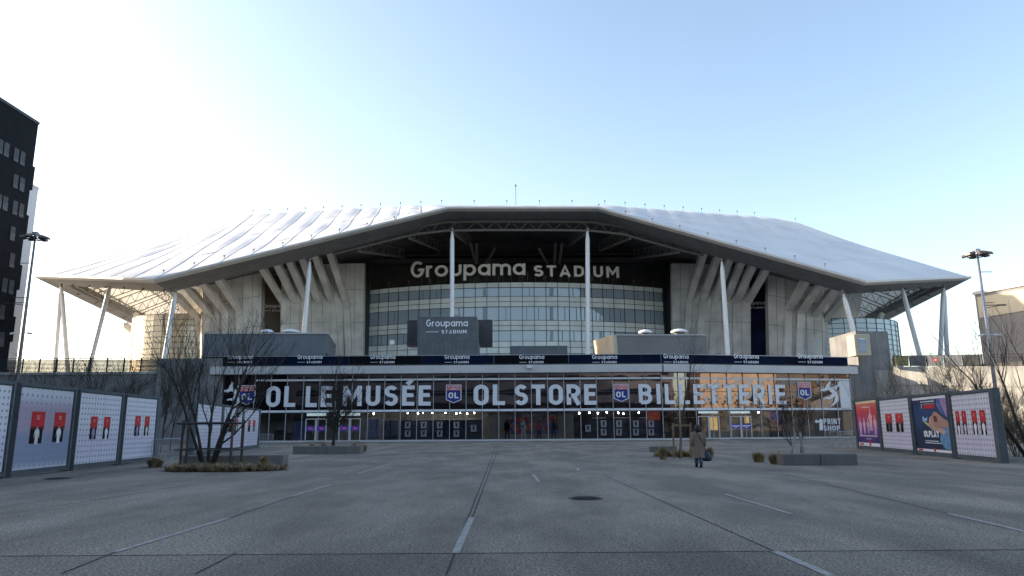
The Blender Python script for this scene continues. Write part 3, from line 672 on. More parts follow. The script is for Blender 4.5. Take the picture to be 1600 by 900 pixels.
for i in range(N_):
    s0, s1 = Lw * i / N_, Lw * (i + 1) / N_ - .03
    b.hull8([WP(s0, wz(s0) - 2.3, .12), WP(s1, wz(s1) - 2.3, .12), WP(s1, wz(s1) - 2.3, .004), WP(s0, wz(s0) - 2.3, .004)], [WP(s0, wz(s0), .12), WP(s1, wz(s1), .12), WP(s1, wz(s1), .004), WP(s0, wz(s0), .004)])
b.build('upper_panels', 'conc_l', rw)
rr = empty('railing', WP(0, wz(0)), 'dark railing on the sunlit concrete ramp wall at the right', 'railing')
h = 1.35
b = MB(); b.beam(WP(.2, wz(.2) + h, -.2), WP(Lw, wz(Lw) + h, -.2), .09, .07); b.build('handrail', 'dark', rr)
b = MB()
for k in range(8): b.beam(WP(9, wz(9) + .12 + k * .14, -.2), WP(Lw, wz(Lw) + .12 + k * .14, -.2), .03, .06)
b.build('slats', 'dark', rr)
for i in range(24):
    s = .2 + i * 2.0; b = MB(); c_ = WP(s, wz(s), -.2); b.box(c_.x - .05, c_.y - .05, c_.z - .1, c_.x + .05, c_.y + .05, c_.z + h); b.build('post', 'dark', rr)
for i, mt in ((0, mat('amber_glass_panel', (.30, .28, .14), .2, var=.3)), (1, M['cont']), (2, M['cont']), (3, M['cont']), (4, M['dark'])):
    s = .3 + i * 2.0; b = MB(); b.beam(WP(s, wz(s) + h * .52, -.12), WP(s + 1.8, wz(s + 1.8) + h * .52, -.12), .03, h * .92); pn = b.build('infill_panel', mt, rr)
    if i == 2:
        b = MB(); c_ = WP(s + .9, wz(s) + h * .55, -.09)
        b.add([c_ + dW * .26 * math.cos(a_ * math.pi / 8) + Vector((0, 0, .26 * math.sin(a_ * math.pi / 8))) for a_ in range(16)], [tuple(range(16))]); sg = b.build('round_sign', 'red', pn)
        b = MB(); c_ = WP(s + .9, wz(s) + h * .55, -.08); b.add([c_ + dW * x + Vector((0, 0, z)) for x, z in ((-.15, -.05), (.15, -.05), (.15, .05), (-.15, .05))], [(0, 1, 2, 3)]); b.build('sign_bar', 'vinyl', sg)

# ================================================================ the stadium
AX = 812.0
def mx(x): return AX + (AX - x) * (1 - .000095 * 1000 * (AX - x) / 1000) if x < AX else x       # mirrored station on the right flank
stad = empty('stadium', (2, 240, TZ), 'huge football stadium under a faceted white membrane roof on slender columns', 'stadium')
# outer edge E and ridge R, going clockwise from the middle of the left flank over the front to the right flank
YC = 240.0
keyE = [Vector((-122, YC, 33.5)), P(52, 430, 142), P(240, 437, 118), P(700, 324.5, 128), P(935, 324.5, 128), P(1352, 440, 118), P(1516, 433, 142), Vector((118, YC, 32))]
keyR = [Vector((-84, YC, 52)), P(345, 349, 190), P(395, 335.5, 168), P(690, 320.5, 150), P(945, 321, 150), P(1205, 340.5, 168), P(1243, 347, 190), Vector((82, YC, 50))]
def mirY(v): return Vector((v.x, 2 * YC - v.y, v.z))
E = keyE + [mirY(v) for v in reversed(keyE[1:-1])]; Rr = keyR + [mirY(v) for v in reversed(keyR[1:-1])]
nribs = [7, 6, 10, 5, 9, 6, 7] + [6] * 7
memb = MB(); SUB, TS = 6, 14
cols = []
for k in range(len(E)):
    k2 = (k + 1) % len(E); nr = nribs[k]
    for i in range(nr * SUB):
        f = i / (nr * SUB); ph = (i % SUB) / SUB
        amp = .30 * (.55 + .75 * ((i // SUB * 37 % 11) / 11)) if k in (0, 1, 2) else (.16 if k in (4, 5, 6) else .3)
        bulge = math.sin(math.pi * ph) ** .8 * amp
        col_ = []
        for j in range(TS + 1):
            g_ = j / TS; p = (E[k].lerp(E[k2], f)).lerp(Rr[k].lerp(Rr[k2], f), g_)
            env = math.sin(math.pi * min(1, g_ * 1.0) * .5 + .0) ** .7 if k != 3 else .3 * g_
            wob = (.22 if k < 3 else .07) * math.sin(g_ * 9 + k * 2 + i // SUB * 1.7) * math.sin(math.pi * g_)
            col_.append(p + Vector((0, 0, bulge * env - .5 * math.sin(math.pi * g_) + wob)))
        # inner apron of the roof, falling to the opening
        r_ = col_[-1]; c_ = Vector((2, YC, 0)); inn = Vector((2 + (r_.x - 2) * .62, YC + (r_.y - YC) * .62, 44))
        col_ += [r_.lerp(inn, .5) + Vector((0, 0, .8)), inn]
        cols.append(col_)
n_ = len(cols[0])
memb.rings([list(c) for c in cols] + [list(cols[0])], cap=False, closed=False); memb.raw = True
mo = memb.build('roof_membrane', 'membrane', stad, smooth=True)
# seam cables on the ribs
b = MB(); idx = 0
for k in range(len(E)):
    for i in range(nribs[k] * SUB):
        if i % SUB == 0 and k <= 2:
            if i % SUB == 0: b.tube([q + Vector((0, 0, .03)) for q in cols[idx][:TS + 1:2]], .09, 4)
        idx += 1
b.build('roof_seams', mat('seam_grey', (.42, .44, .48), .6, var=.05), mo)
b = MB()
for jj in (4, 8, 11):
    lo_, hi_ = 0, sum(nribs[:7]) * SUB
    b.tube([cols[q][jj] + Vector((0, 0, .02)) for q in range(lo_, hi_, 3)], .05, 4)
b.build('cross_seams', mat('cross_seam_grey', (.56, .57, .60), .6, var=.05), mo)
# small rods that stand along the roof edge and ridge
b = MB(); rg = random.Random(2); idx = 0
for k in range(7):
    for i in range(nribs[k] * SUB):
        if i % SUB == 0 and k not in (1, 5):
            q = cols[idx][TS]; h = .9; b.tube([q, q + Vector((0, 0, h))], .04, 4); b.box(q.x - .14, q.y - .14, q.z + h, q.x + .14, q.y + .14, q.z + h + .22)
            if k in (2, 4, 5) :
                q = cols[idx][1]; b.tube([q, q + Vector((0, 0, .6))], .04, 4); b.box(q.x - .12, q.y - .12, q.z + .6, q.x + .12, q.y + .12, q.z + .78)
        idx += 1
b.build('roof_anchor_rods', 'truss', mo)
q = P(806, 321, 155); b = MB(); b.tube([q - Vector((0, 0, 1)), q + Vector((0, 0, 4.6))], .07, 6); b.box(q.x - .16, q.y - .16, q.z + 4.5, q.x + .16, q.y + .16, q.z + 4.95); b.build('roof_mast', 'truss', mo)
# edge trim and soffit
def inn(k, f, d):
    k2 = (k + 1) % len(E); e = E[k].lerp(E[k2], f); r = Rr[k].lerp(Rr[k2], f); h = Vector((r.x - e.x, r.y - e.y, 0)).normalized(); return e, e + h * d
b = MB(); rings = []
for k in range(len(E)):
    for f in (0, .25, .5, .75):
        e, i1 = inn(k, f, .8); e0 = e - (i1 - e) * .35
        rings.append([e0 + Vector((0, 0, .15)), i1 + Vector((0, 0, .15)), i1 - Vector((0, 0, .48)), e0 - Vector((0, 0, .22))])
b.rings(rings + [rings[0]], cap=False); tr = b.build('roof_edge_trim', 'trim', stad)
b = MB(); rings = []
for k in range(len(E)):
    for f in (0, .25, .5, .75):
        dd = 7.5 if k not in (0, 6, 7, 13) else 6; e, i0 = inn(k, f, .6); _, i1 = inn(k, f, dd)
        rings.append([i0 - Vector((0, 0, .44)), i1 - Vector((0, 0, .75)), i1 + Vector((0, 0, 1.2))])
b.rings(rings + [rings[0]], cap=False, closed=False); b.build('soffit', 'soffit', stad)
# opaque ceiling over the entrance side
zin = []
b = MB(); rows = []
for k in (2, 3, 4):
    for f in ([0, .2, .4, .6, .8] if k != 4 else [0, .2, .4, .6, .8, 1.0]):
        _, i1 = inn(k, f, 7.4); r = Rr[k].lerp(Rr[(k + 1) % len(E)], f); h = Vector((r.x - i1.x, r.y - i1.y, 0)).normalized()
        rows.append([i1 + Vector((0, 0, 1.1)), i1 + h * 16 + Vector((0, 0, 3.2)), i1 + h * 36 + Vector((0, 0, 4.2))])
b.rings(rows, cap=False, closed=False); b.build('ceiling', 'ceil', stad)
# front truss
def chord(pts, r, name, m='truss'):
    b = MB(); b.tube(pts, r, 8); return b.build(name, M[m], stad)
low = [(520, 397), (560, 387), (600, 377.5), (650, 365.5), (697, 360.5), (760, 359.5), (812, 359.5), (865, 359.5), (925, 360.5), (975, 366), (1024, 380), (1065, 391), (1099, 399)]
lo = [P(x, y, 133.5) for x, y in low]; up = [P(x, y - (13.5 if 690 < x < 930 else 11), 133.5) for x, y in low]
tz = MB(); tz.tube(lo, .24, 8); front_truss = tz.build('front_truss', 'truss', stad)
b = MB(); b.tube(up, .2, 6)
for i in range(len(lo) - 1):
    for q in range(2):
        a0, a1 = q / 2, (q + 1) / 2; l0, l1 = lo[i].lerp(lo[i + 1], a0), lo[i].lerp(lo[i + 1], a1); u_ = up[i].lerp(up[i + 1], (a0 + a1) / 2)
        b.tube([l0, u_], .07, 5); b.tube([u_, l1], .07, 5)
b.build('truss_web', 'truss', front_truss)
# radial trusses carrying the ceiling, seen from below, and raking struts over the glazing
b = MB()
for x, y0, y1 in ((706, 362, 385), (918, 362, 385), (640, 372, 392), (985, 372, 392), (560, 392, 402), (1060, 394, 404)):
    p, q = P(x, y0, 134), P(AX + (x - AX) * .72, y1, 158); b.tube([p, q], .3, 6); b.tube([p + Vector((0, 0, 2)), q + Vector((0, 0, 2))], .2, 6)
    for i in range(8):
        a_, c_ = p.lerp(q, i / 8), p.lerp(q, (i + 1) / 8) + Vector((0, 0, 2)); b.tube([a_, c_], .1, 5); b.tube([c_, p.lerp(q, (i + 1) / 8)], .1, 5)
    b.build('ceiling_truss', 'truss', stad); b = MB()
for x0, y0, x1, y1 in ((735, 380, 743, 412), (745, 380, 745, 412), (773, 388, 760, 412), (842, 388, 855, 412), (868, 380, 866, 412), (878, 380, 874, 412)):
    b = MB(); b.tube([P(x0, y0, 152), P(x1, y1, 157)], .32, 6); b.build('raking_strut', 'truss', stad)
# columns
def column(x0, y0, Y, x1, y1, r=.42):
    t_, m_ = P(x0, y0, Y), P(x1, y1, Y); k = (TZ - t_.z) / (m_.z - t_.z); base = t_ + (m_ - t_) * k; d = (base - t_).normalized()
    o = MB(); o.tube([t_ - d * .2, t_ + d * .9, t_ + d * 1.5, base - d * 1.5, base], [r * .45, r * .8, r, r, r * .9], 14)
    c_ = o.build('column', 'white', stad, smooth=True)
    o = MB(); o.tube([t_ - d * .9, t_ - d * .1], [r * .7, r * .4], 8); o.build('column_head', 'truss', c_)
for a_ in ((706.5, 363, 131.5, 706.5, 480), (918, 363, 131.5, 918.5, 545), (484, 411, 127, 475, 521), (274, 459, 122.5, 258, 555), (172, 447, 135, 143, 560),
           (95, 450, 142, 87, 563), (96, 450, 142, 105, 563), (1128, 411, 127, 1137, 550), (1318, 461, 122.5, 1333, 516), (1409, 449, 135, 1437, 556), (1474, 452, 142, 1469, 556), (1475, 452, 142, 1480, 556)):
    column(*a_)
# curved glass front: spandrel bands, windows, grid
GC = P(812, 500, 152); gz1 = P(812, 441, 152).z; gz0 = TZ
XG0, XG1 = P(577, 500, 160).x, P(1037, 500, 160).x; gx = (XG0 + XG1) / 2; hw = (XG1 - XG0) / 2; sag = 8.0; RG = (hw * hw + sag * sag) / (2 * sag); am = math.asin(hw / RG)
def GL(a, z, d=0.0): return Vector((gx + (RG + d) * math.sin(a), 152 + RG - (RG + d) * math.cos(a), z))
def gzz(y): return P(812, y, 152).z
rowsg = [(441, 449, 's'), (449, 463, 'w'), (463, 479, 's'), (479, 500.5, 'w'), (500.5, 516.5, 's'), (516.5, 533, 'w'), (533, 552, 's'), (552, 572, 'w')]
NG = 27; an = [-am + 2 * am * i / NG for i in range(NG + 1)]
for y0, y1, kd in rowsg:
    z0, z1 = gzz(y1), gzz(y0)
    if kd == 's':
        b = MB(); b.rings([[GL(a, z0 + .03), GL(a, z1 - .03), GL(a, z1 - .03, -.3), GL(a, z0 + .03, -.3)] for a in an]); b.build('spandrel_band', 'span', stad)
    else:
        for i in range(NG):
            b = MB(); b.quad(GL(an[i] + .0004, z0, -.12), GL(an[i + 1] - .0004, z0, -.12), GL(an[i + 1] - .0004, z1, -.12), GL(an[i] + .0004, z1, -.12)); b.build('window', 'glass_std', stad)
b = MB()
for i, a in enumerate(an): b.tube([GL(a, gz0, .08), GL(a, gz1, .08)], .07, 4)
for y0, y1, kd in rowsg:
    for y in ([y0, (y0 + y1) / 2] if kd == 's' and y0 > 445 else [y0]): b.tube([GL(a, gzz(y), .06) for a in an], .06, 4)
for a, c_ in zip(an, an[1:]):
    for y0, y1, kd in rowsg:
        if kd == 'w' and rg.random() < .45: f = rg.choice((.35, .6)); b.tube([GL(a + (c_ - a) * f, gzz(y1), .02), GL(a + (c_ - a) * f, gzz(y0), .02)], .05, 4)
b.build('glazing_grid', 'darkm', stad)
b = MB()
for i in range(0, NG + 1, 2): q = GL(an[i], gz1, .1); b.tube([q, q + Vector((0, 0, 1.1))], .05, 4); b.box(q.x - .15, q.y - .15, q.z + 1.0, q.x + .15, q.y + .15, q.z + 1.3)
b.build('roof_rods', 'truss', stad)
# pale blinds and lit interiors seen behind some panes
# body of the bowl behind everything
b = MB(); wallp = [P(569, 500, 157.5), P(577, 500, 160.2)]
backz = TZ
b.prism([(XG0 - 3, 161), (XG0 + 4, 159.5), (gx - hw * .6, 156.5), (gx, 154), (gx + hw * .6, 156.5), (XG1 - 4, 159.5), (XG1 + 3, 161), (XG1 + 3, 168), (XG0 - 3, 168)], TZ, gz1 - .1)
b.build('core', 'dark', stad)
b = MB(); b.box(-66, 168.2, TZ, 68, 169, 47.5); b.build('rear_wall', mat('dark_rear_wall', (.075, .077, .084), .8, var=.2, scale=.2), stad)
b = MB(); z0, z1 = P(812, 411, 166).z, P(812, 404, 166).z; b.box(-52, 165.5, z0, 55, 168.1, z1); z0, z1 = P(812, 399, 166).z, P(812, 397, 166).z; b.box(-60, 165.8, z0, 62, 168.1, z1); b.build('gallery_band', mat('gallery_grey', (.09, .09, .095), .7, var=.15, scale=.3), stad)
# letters over the glass
ls = P(812, 436, 150); sgn = MB(); plc = lambda u, z, d: Vector((u, 150.0 - d + (u - gx) ** 2 * .004, z))
x0, x1 = P(641, 430, 151).x, P(821, 430, 150).x; zb, zt2 = P(700, 431.5, 150.5).z, P(700, 406.5, 150.5).z
text(sgn, 'Groupama', plc, x0, zb, zt2 - zb, .145, 1.0, .10, width=x1 - x0, depth=.5, eps=.02)
sgn.build('sign_lettering', 'sign', stad); sgn = MB()
x0, x1 = P(834, 430, 150).x, P(968, 430, 151).x; zb, zt2 = P(900, 432.5, 150.5).z, P(900, 415.5, 150.5).z
text(sgn, 'STADIUM', plc, x0, zb, zt2 - zb, .19, 1.15, .24, width=x1 - x0, depth=.5, eps=.02)
sgo = sgn.build('sign_lettering', 'sign', stad)
b = MB(); z_ = P(812, 433, 150).z
for i in range(26):
    u = P(645 + i * 12.8, 430, 150.6).x; b.tube([plc(u, gz1, -.5), plc(u, z_ + 1.2, -.25)], .05, 4)
b.build('sign_supports', 'truss', sgo)
# raking concrete walls and fins on either flank
def flank(side):
    m_ = (lambda x: x) if side < 0 else mx
    mt = 'conc'; out = -1 if side < 0 else 1
    def wall(name, pts, tops, th=1.2, lean=2.5, mat_='conc'):
        b = MB(); r0, r1 = [], []
        for (x, Y), yt in zip(pts, tops):
            top = P(m_(x), yt, Y - lean); bs = Vector((P(m_(x), 560, Y).x, Y, TZ)); r0.append((bs, top))
        rings = [[a, c_, c_ + Vector((0, th, 0)), a + Vector((0, th, 0))] for a, c_ in r0]
        b.rings(rings); wo_ = b.build(name, M[mat_], stad)
        if name == 'raking_wall':
            b = MB(); o_ = Vector((0, -.03, 0))
            for f in (.30, .55, .80): b.tube([a.lerp(c_, f) + o_ for a, c_ in r0], .045, 4)
            for (a, c_), (a2_, c2_) in zip(r0, r0[1:]):
                for g_ in (.0, .5): b.tube([a.lerp(a2_, g_) + o_, c_.lerp(c2_, g_) + o_], .04, 4)
            b.build('formwork_joints', mat('formwork_joint', (.16, .155, .145), .9), wo_)
        return wo_
    wall('raking_wall', [(569.5, 157.5), (540, 155), (505, 152), (470, 149.5), (440, 147.5)], [411.5, 411.8, 413, 415, 418])
    wall('raking_wall', [(410, 145.5), (380, 143.5), (345, 142.5), (318, 142.5), (306, 150)], [424, 430, 437, 444, 451])
    wall('wall_return', [(414, 149), (411, 145.6)], [424, 424], .3, 2.5, 'conc_l')
    wall('slot_wall', [(577.5, 160.5), (570, 158)], [411.5, 411.5], .4, 1.5, 'dark')
    # recessed banner with the stadium's name
    wall('hanging_banner', [(445, 151.2), (412, 149.6)], [398, 404], .2, .5, 'brown' if side < 0 else 'bluecloth')
    bx = [P(m_(x), 480, 150) for x in (413, 440)]; b = MB(); W = P(m_(412) + 36 if side < 0 else 1196, 484, 149).x - P(m_(412) if side < 0 else 1160, 484, 149).x
    uc = P(431 if side < 0 else 1177, 484, 149).x
    brand(b, lambda u, z, d: Vector((u, 148.6 - d, z)), uc, P(431, 486.5, 148.6).z, W); b.build('lettering', 'vinyl', stad)
    fins = [((403, 417), (443, 476), (446, 552), 149.0), ((426, 408), (462, 477), (465, 552), 150), ((446, 403), (481, 477), (485, 552), 151.5), ((467, 398), (498, 477), (507, 552), 152.5),
            ((487, 394), (519, 476), (529, 552), 154), ((510, 388), (540.5, 473), (549, 552), 155.5),
            ((335, 436), (373, 486), (381, 530), 143.5), ((311, 445), (352, 491), (360, 540), 143), ((288, 452), (331, 497), (338, 545), 143.5), ((265, 459), (312, 503), (316, 545), 146), ((392, 421), (392, 425), (392, 426), 0)]
    for tp, kk, bt, Y in fins:
        if not Y: continue
        w = 1.3; K = P(m_(kk[0]), kk[1], Y - 2.5); T = P(m_(tp[0]), tp[1] - 5, Y - 13.5 if Y > 147 else Y - 12); Bt = Vector((P(m_(bt[0]), bt[1], Y - 1.9).x, Y - 1.3, TZ))
        wd = Vector((1, .28 * (1 if side < 0 else -1), 0)).normalized() * w / 2; dp = Vector((0, 1, 0))
        b = MB()
        r = [[Bt - wd, Bt + wd, Bt + wd + dp * 1.6, Bt - wd + dp * 1.6], [K - wd, K + wd, K + wd + dp * 2.2, K - wd + dp * 2.2],
             [T - wd, T + wd, T + wd + dp * 3.6, T - wd + dp * 3.6]]
        b.rings(r); b.build('fin', 'conc', stad)
    # curved glazed corner pavilion
    cx = P(318 if side < 0 else 1290, 520, 160).x; Rr_ = 14.5; b = MB(); a0, a1 = (150, 335) if side < 0 else (205, 390)
    def D(a, z, d=0): return Vector((cx + (Rr_ + d) * math.cos(R_(a)), 160 + (Rr_ + d) * math.sin(R_(a)), z))
    ztop = P(312 if side < 0 else 1290, 490 if side < 0 else 497, 145.5).z
    aa = [a0 + (a1 - a0) * i / 20 for i in range(21)]
    b.rings([[D(a, TZ), D(a, ztop), D(a, ztop, -.6), D(a, TZ, -.6)] for a in aa]); dr = b.build('corner_glazing', 'glass_side' if side < 0 else 'glass_std', stad)
    b = MB()
    for i in range(15): z = TZ + (ztop - TZ) * i / 14; b.tube([D(a, z, .08) for a in aa], .07 if side < 0 else .06, 4)
    for a in aa[::(4 if side < 0 else 1)]: b.tube([D(a, TZ, .08), D(a, ztop, .08)], .06, 4)
    b.build('glazing_grid', 'truss' if side < 0 else 'darkm', dr)
flank(-1); flank(1)
# closed bowl body behind the flanks
for s_, xa in ((-1, -1), (1, 1)):
    b = MB(); pts = []
    for (x, y) in ((60, 161.5), (72, 168), (84, 185), (90, 205), (92, 240)): pts.append((x, y))
    x_off = 2
    ring = [(x_off + s_ * x, y) for x, y in pts]
    b.rings([[Vector((x, y, TZ)), Vector((x + s_ * 6, y - 4, 40)), Vector((x + s_ * 6 - s_ * 1, y, 40)), Vector((x - s_, y + 1, TZ))] for x, y in ring]); b.build('bowl_wall', 'conc', stad)
# tip trusses: grids of lattice girders under the corner roofs
def lattice(mb, p, q, h, n, r=.13):
    U = Vector((0, 0, -h)); mb.tube([p, q], r, 5); mb.tube([p + U, q + U], r, 5)
    for i in range(n):
        a_, c_ = p.lerp(q, i / n), p.lerp(q, (i + 1) / n); m_ = a_.lerp(c_, .5) + U; mb.tube([a_, m_], r * .55, 4); mb.tube([m_, c_], r * .55, 4)
for s_, ka, kb in ((-1, 1, 2), (1, 6, 5)):
    tip, cor, sid = E[ka], E[kb], (E[0] if s_ < 0 else E[7]); rt, rc, rs = Rr[ka], Rr[kb], (Rr[0] if s_ < 0 else Rr[7])
    b = MB()
    for i in range(1, 7):
        f = i / 6.0; e = tip.lerp(cor, f * .98); r = rt.lerp(rc, f); lattice(b, e.lerp(r, .10) - Vector((0, 0, 1.2)), e.lerp(r, .85) - Vector((0, 0, 2.0)), 2.4, 12)
    for i in range(1, 8):
        f = i / 8.0; e = tip.lerp(sid, f); r = rt.lerp(rs, f); lattice(b, e.lerp(r, .10) - Vector((0, 0, 1.2)), e.lerp(r, .85) - Vector((0, 0, 2.0)), 2.4, 12)
    for g_ in (.15, .38, .62):
        pts = [cor.lerp(rc, g_), tip.lerp(cor, .5).lerp(rt.lerp(rc, .5), g_), tip.lerp(rt, g_), tip.lerp(sid, .5).lerp(rt.lerp(rs, .5), g_), sid.lerp(rs, g_)]
        for a_, c_ in zip(pts, pts[1:]): lattice(b, a_ - Vector((0, 0, 1.5)), c_ - Vector((0, 0, 1.5)), 2.2, 9, .16)
    b.build('tip_trusses', 'tipst', stad)
# forked concrete props under the left and right corner
for s_ in (-1, 1):
    b = MB(); f = P(222 if s_ < 0 else 1400, 556, 175); m_ = lambda x: x if s_ < 0 else mx(x)
    base = Vector((P(m_(224), 560, 176).x, 176, TZ)); kn = P(m_(226), 535, 176)
    b.beam(base, kn, 1.3, 1.6, Vector((0, 1, 0))); b.beam(kn, P(m_(196), 507, 168), 1.0, 1.2, Vector((0, 1, 0))); b.beam(kn, P(m_(245), 498, 172), 1.0, 1.2, Vector((0, 1, 0))); b.beam(kn, P(m_(212), 490, 178), 1.0, 1.2, Vector((0, 1, 0)))
    b.build('forked_prop', 'conc', stad)

# ================================================================ boxes and containers on the terrace
def corrug(mb, a, c, z0, z1, n, d=.05):                    # upright ribs on the camera-facing side of a box
    for i in range(n):
        x = a.x + (c.x - a.x) * (i + .5) / n; mb.box(x - (c.x - a.x) / n * .28, a.y - d, z0, x + (c.x - a.x) / n * .28, a.y - .001, z1)
def container(x0, y0, x1, y1, Y, D, label, cat='container', zbot=None, ribs=14, group='grey boxes standing on the terrace'):
    a, c = P(x0, y0, Y), P(x1, y0, Y); z1 = P((x0 + x1) / 2, y0, Y).z; z0 = zbot if zbot is not None else P((x0 + x1) / 2, y1, Y).z
    o = empty('container', ((a.x + c.x) / 2, Y, z0), label, cat, group)
    b = MB(); b.cbox(a.x, Y, z0, c.x, Y + D, z1, .04); b.build('shell', 'cont', o)
    b = MB(); corrug(b, a + Vector((.15, 0, 0)), c - Vector((.15, 0, 0)), z0 + .15, z1 - .15, ribs); b.build('corrugation', 'cont', o)
    b = MB()
    for z in (z0, z1 - .14): b.box(a.x - .03, Y - .07, z, c.x + .03, Y - .052, z + .14)
    for x in (a.x - .03, c.x - .11): b.box(x, Y - .07, z0 + .141, x + .14, Y - .052, z1 - .141)
    b.build('corner_frame', 'cont', o)
    return o
def zz(y, Y): return P(800, y, Y).z
Yc = 98
zsplit = zz(531.5, Yc)
low_ = container(653, 532, 747, 553, Yc, 6, 'lower grey container of the stack under the one with the white stadium name', zbot=TZ)
top_ = container(653, 495, 745, 531, Yc + .05, 6, 'upper grey container carrying the white stadium name, top of the central stack', zbot=zsplit + .02)
b = MB(); W = P(731, 500, Yc).x - P(666, 500, Yc).x; brand(b, lambda u, z, d: Vector((u, Yc - .06 - d, z)), P(698.5, 510, Yc).x, zz(520, Yc), W); b.build('lettering', 'vinyl', top_)
container(637, 500, 769, 532, Yc + 6.3, 2.5, 'dark grey container lying crosswise behind the sign container, both ends sticking out', zbot=zsplit + .02, ribs=40)
for ch_ in [q_ for q_ in bpy.data.objects if q_.parent and q_.parent.name == 'container.002']: ch_.data.materials[0] = mat('dark_container_paint', (.05, .052, .06), .6, var=.2, scale=.8)
container(797, 540.5, 886, 553, Yc, 5, 'low grey container standing alone right of the sign container', zbot=TZ, ribs=16)
def vent(x, y, w, Y, label):
    c = P(x, y, Y); r = w / FPX * Y / 2
    o = empty('roof_vent', (c.x, c.y, c.z - .6), label, 'roof vent', 'white domed vents on the terrace boxes')
    b = MB(); b.rings([[(c.x + q * r * math.cos(a * math.pi / 12), c.y + q * r * math.sin(a * math.pi / 12), c.z + z) for a in range(24)] for q, z in ((1, -.08), (1, .0), (.9, .16), (.66, .30), (.35, .38), (.05, .41))]); b.build('dome', 'white', o, smooth=True)
    b = MB(); b.tube([(c.x, c.y, c.z - 1.2), (c.x, c.y, c.z - .09)], r * .62, 16); b.build('neck', 'cont', o)
def bigbox(fl, fr, rt, rb, Yf, Yb, bot, label, litend):
    # fl: front-left top px, fr: front-right top px ; raked end on one side
    o = empty('terrace_box', (P(fl[0], fl[1], Yf).x, Yf, TZ), label, 'rooftop box', 'large grey boxes on the terrace')
    return o
# left box
o = empty('terrace_box', P(415, 540, 95), 'large blue-grey box on the terrace above the bare trees, left of the sign container', 'rooftop box')
ftl, ftr = P(319, 521.5, 94), P(512, 521.5, 94); fbl, fbr = Vector((ftl.x, 94, TZ)), Vector((P(504, 553, 94).x, 94, TZ)); btr, bbr = P(525, 541, 103), Vector((P(523, 552, 103).x, 103, TZ))
b = MB(); b.hull8([fbl, fbr, bbr, Vector((fbl.x, 103, TZ))], [ftl, ftr, btr, Vector((ftl.x, 103, ftl.z))]); b.build('body', 'contb', o)
b = MB(); b.beam(ftl + Vector((0, -.06, .05)), ftr + Vector((.05, -.06, .05)), .12, .18); b.beam(ftr + Vector((.05, -.02, .06)), btr + Vector((.05, 0, .06)), .12, .18); b.build('edge_trim', 'trim', o)
b = MB()
for x in (360, 402, 444, 486): q = P(x, 521, 94); b.box(q.x - .015, 93.985, TZ, q.x + .015, 93.998, ftl.z - .1)
b.build('cladding_joints', 'cont', o)
b = MB(); a0, a1 = ftr.lerp(fbr, .45), btr.lerp(bbr, .4); b.hull8([fbr.lerp(bbr, .08) + Vector((.02, 0, .1)), fbr.lerp(bbr, .92) + Vector((.02, 0, .1)), fbr.lerp(bbr, .92) + Vector((.06, 0, .1)), fbr.lerp(bbr, .08) + Vector((.06, 0, .1))],
     [a0.lerp(a1, .08) + Vector((.02, 0, 0)), a0.lerp(a1, .92) + Vector((.02, 0, 0)), a0.lerp(a1, .92) + Vector((.06, 0, 0)), a0.lerp(a1, .08) + Vector((.06, 0, 0))]); b.build('end_opening', 'dark', o)
vent(417.5, 519, 21, 97, 'small white domed vent on the left grey terrace box, the left one of two'); vent(454.5, 519, 28, 97, 'wider white domed vent on the left grey terrace box')
o = empty('terrace_box', P(1030, 540, 95), 'large grey box with a sunlit yellow end on the terrace, right of the low container', 'rooftop box')
ftl, ftr = P(963, 524, 94), P(1103, 524, 94); fbl, fbr = Vector((P(967, 553, 94).x, 94, TZ)), Vector((ftr.x, 94, TZ)); btl, bbl = P(932, 533.5, 104), Vector((P(940, 553, 104).x, 104, TZ))
b = MB(); b.hull8([fbl, fbr, Vector((fbr.x, 104, TZ)), bbl], [ftl, ftr, Vector((ftr.x, 104, ftr.z)), btl]); b.build('body', mat('warm_grey_box', (.20, .195, .185), .6, var=.06, scale=.5), o)
b = MB(); nE = (btl - ftl).cross(Vector((0, 0, 1))).normalized() * .06
if nE.x > 0: nE = -nE
e0, e1 = ftl.lerp(fbl, .55), btl.lerp(bbl, .60)
b.hull8([e0 + nE * .1, e1 + nE * .1, e1 + nE * 8, e0 + nE * 8], [ftl + nE * .1 + Vector((0, 0, .1)), btl + nE * .1 + Vector((0, 0, .1)), btl + nE * 8 + Vector((0, 0, .1)), ftl + nE * 8 + Vector((0, 0, .1))]); b.build('sunlit_end_hood', 'beige', o)  # beige on the end stands for the sun falling on it
b = MB(); b.quad(e0 + nE * .3, e1 + nE * .3, bbl + nE * .3, fbl + nE * .3); b.build('end_opening', mat('rust_brown_recess', (.05, .03, .025), .8, var=.6, scale=3), o)
b = MB(); b.beam(ftl + Vector((0, -.06, .05)), ftr + Vector((0, -.06, .05)), .12, .16); b.build('edge_trim', 'trim', o)
vent(1008, 519.5, 22, 97, 'small white domed vent on the yellow-ended grey box, left of the wider one'); vent(1061, 518.5, 27, 97, 'wider white domed vent on the grey box with the yellow end')

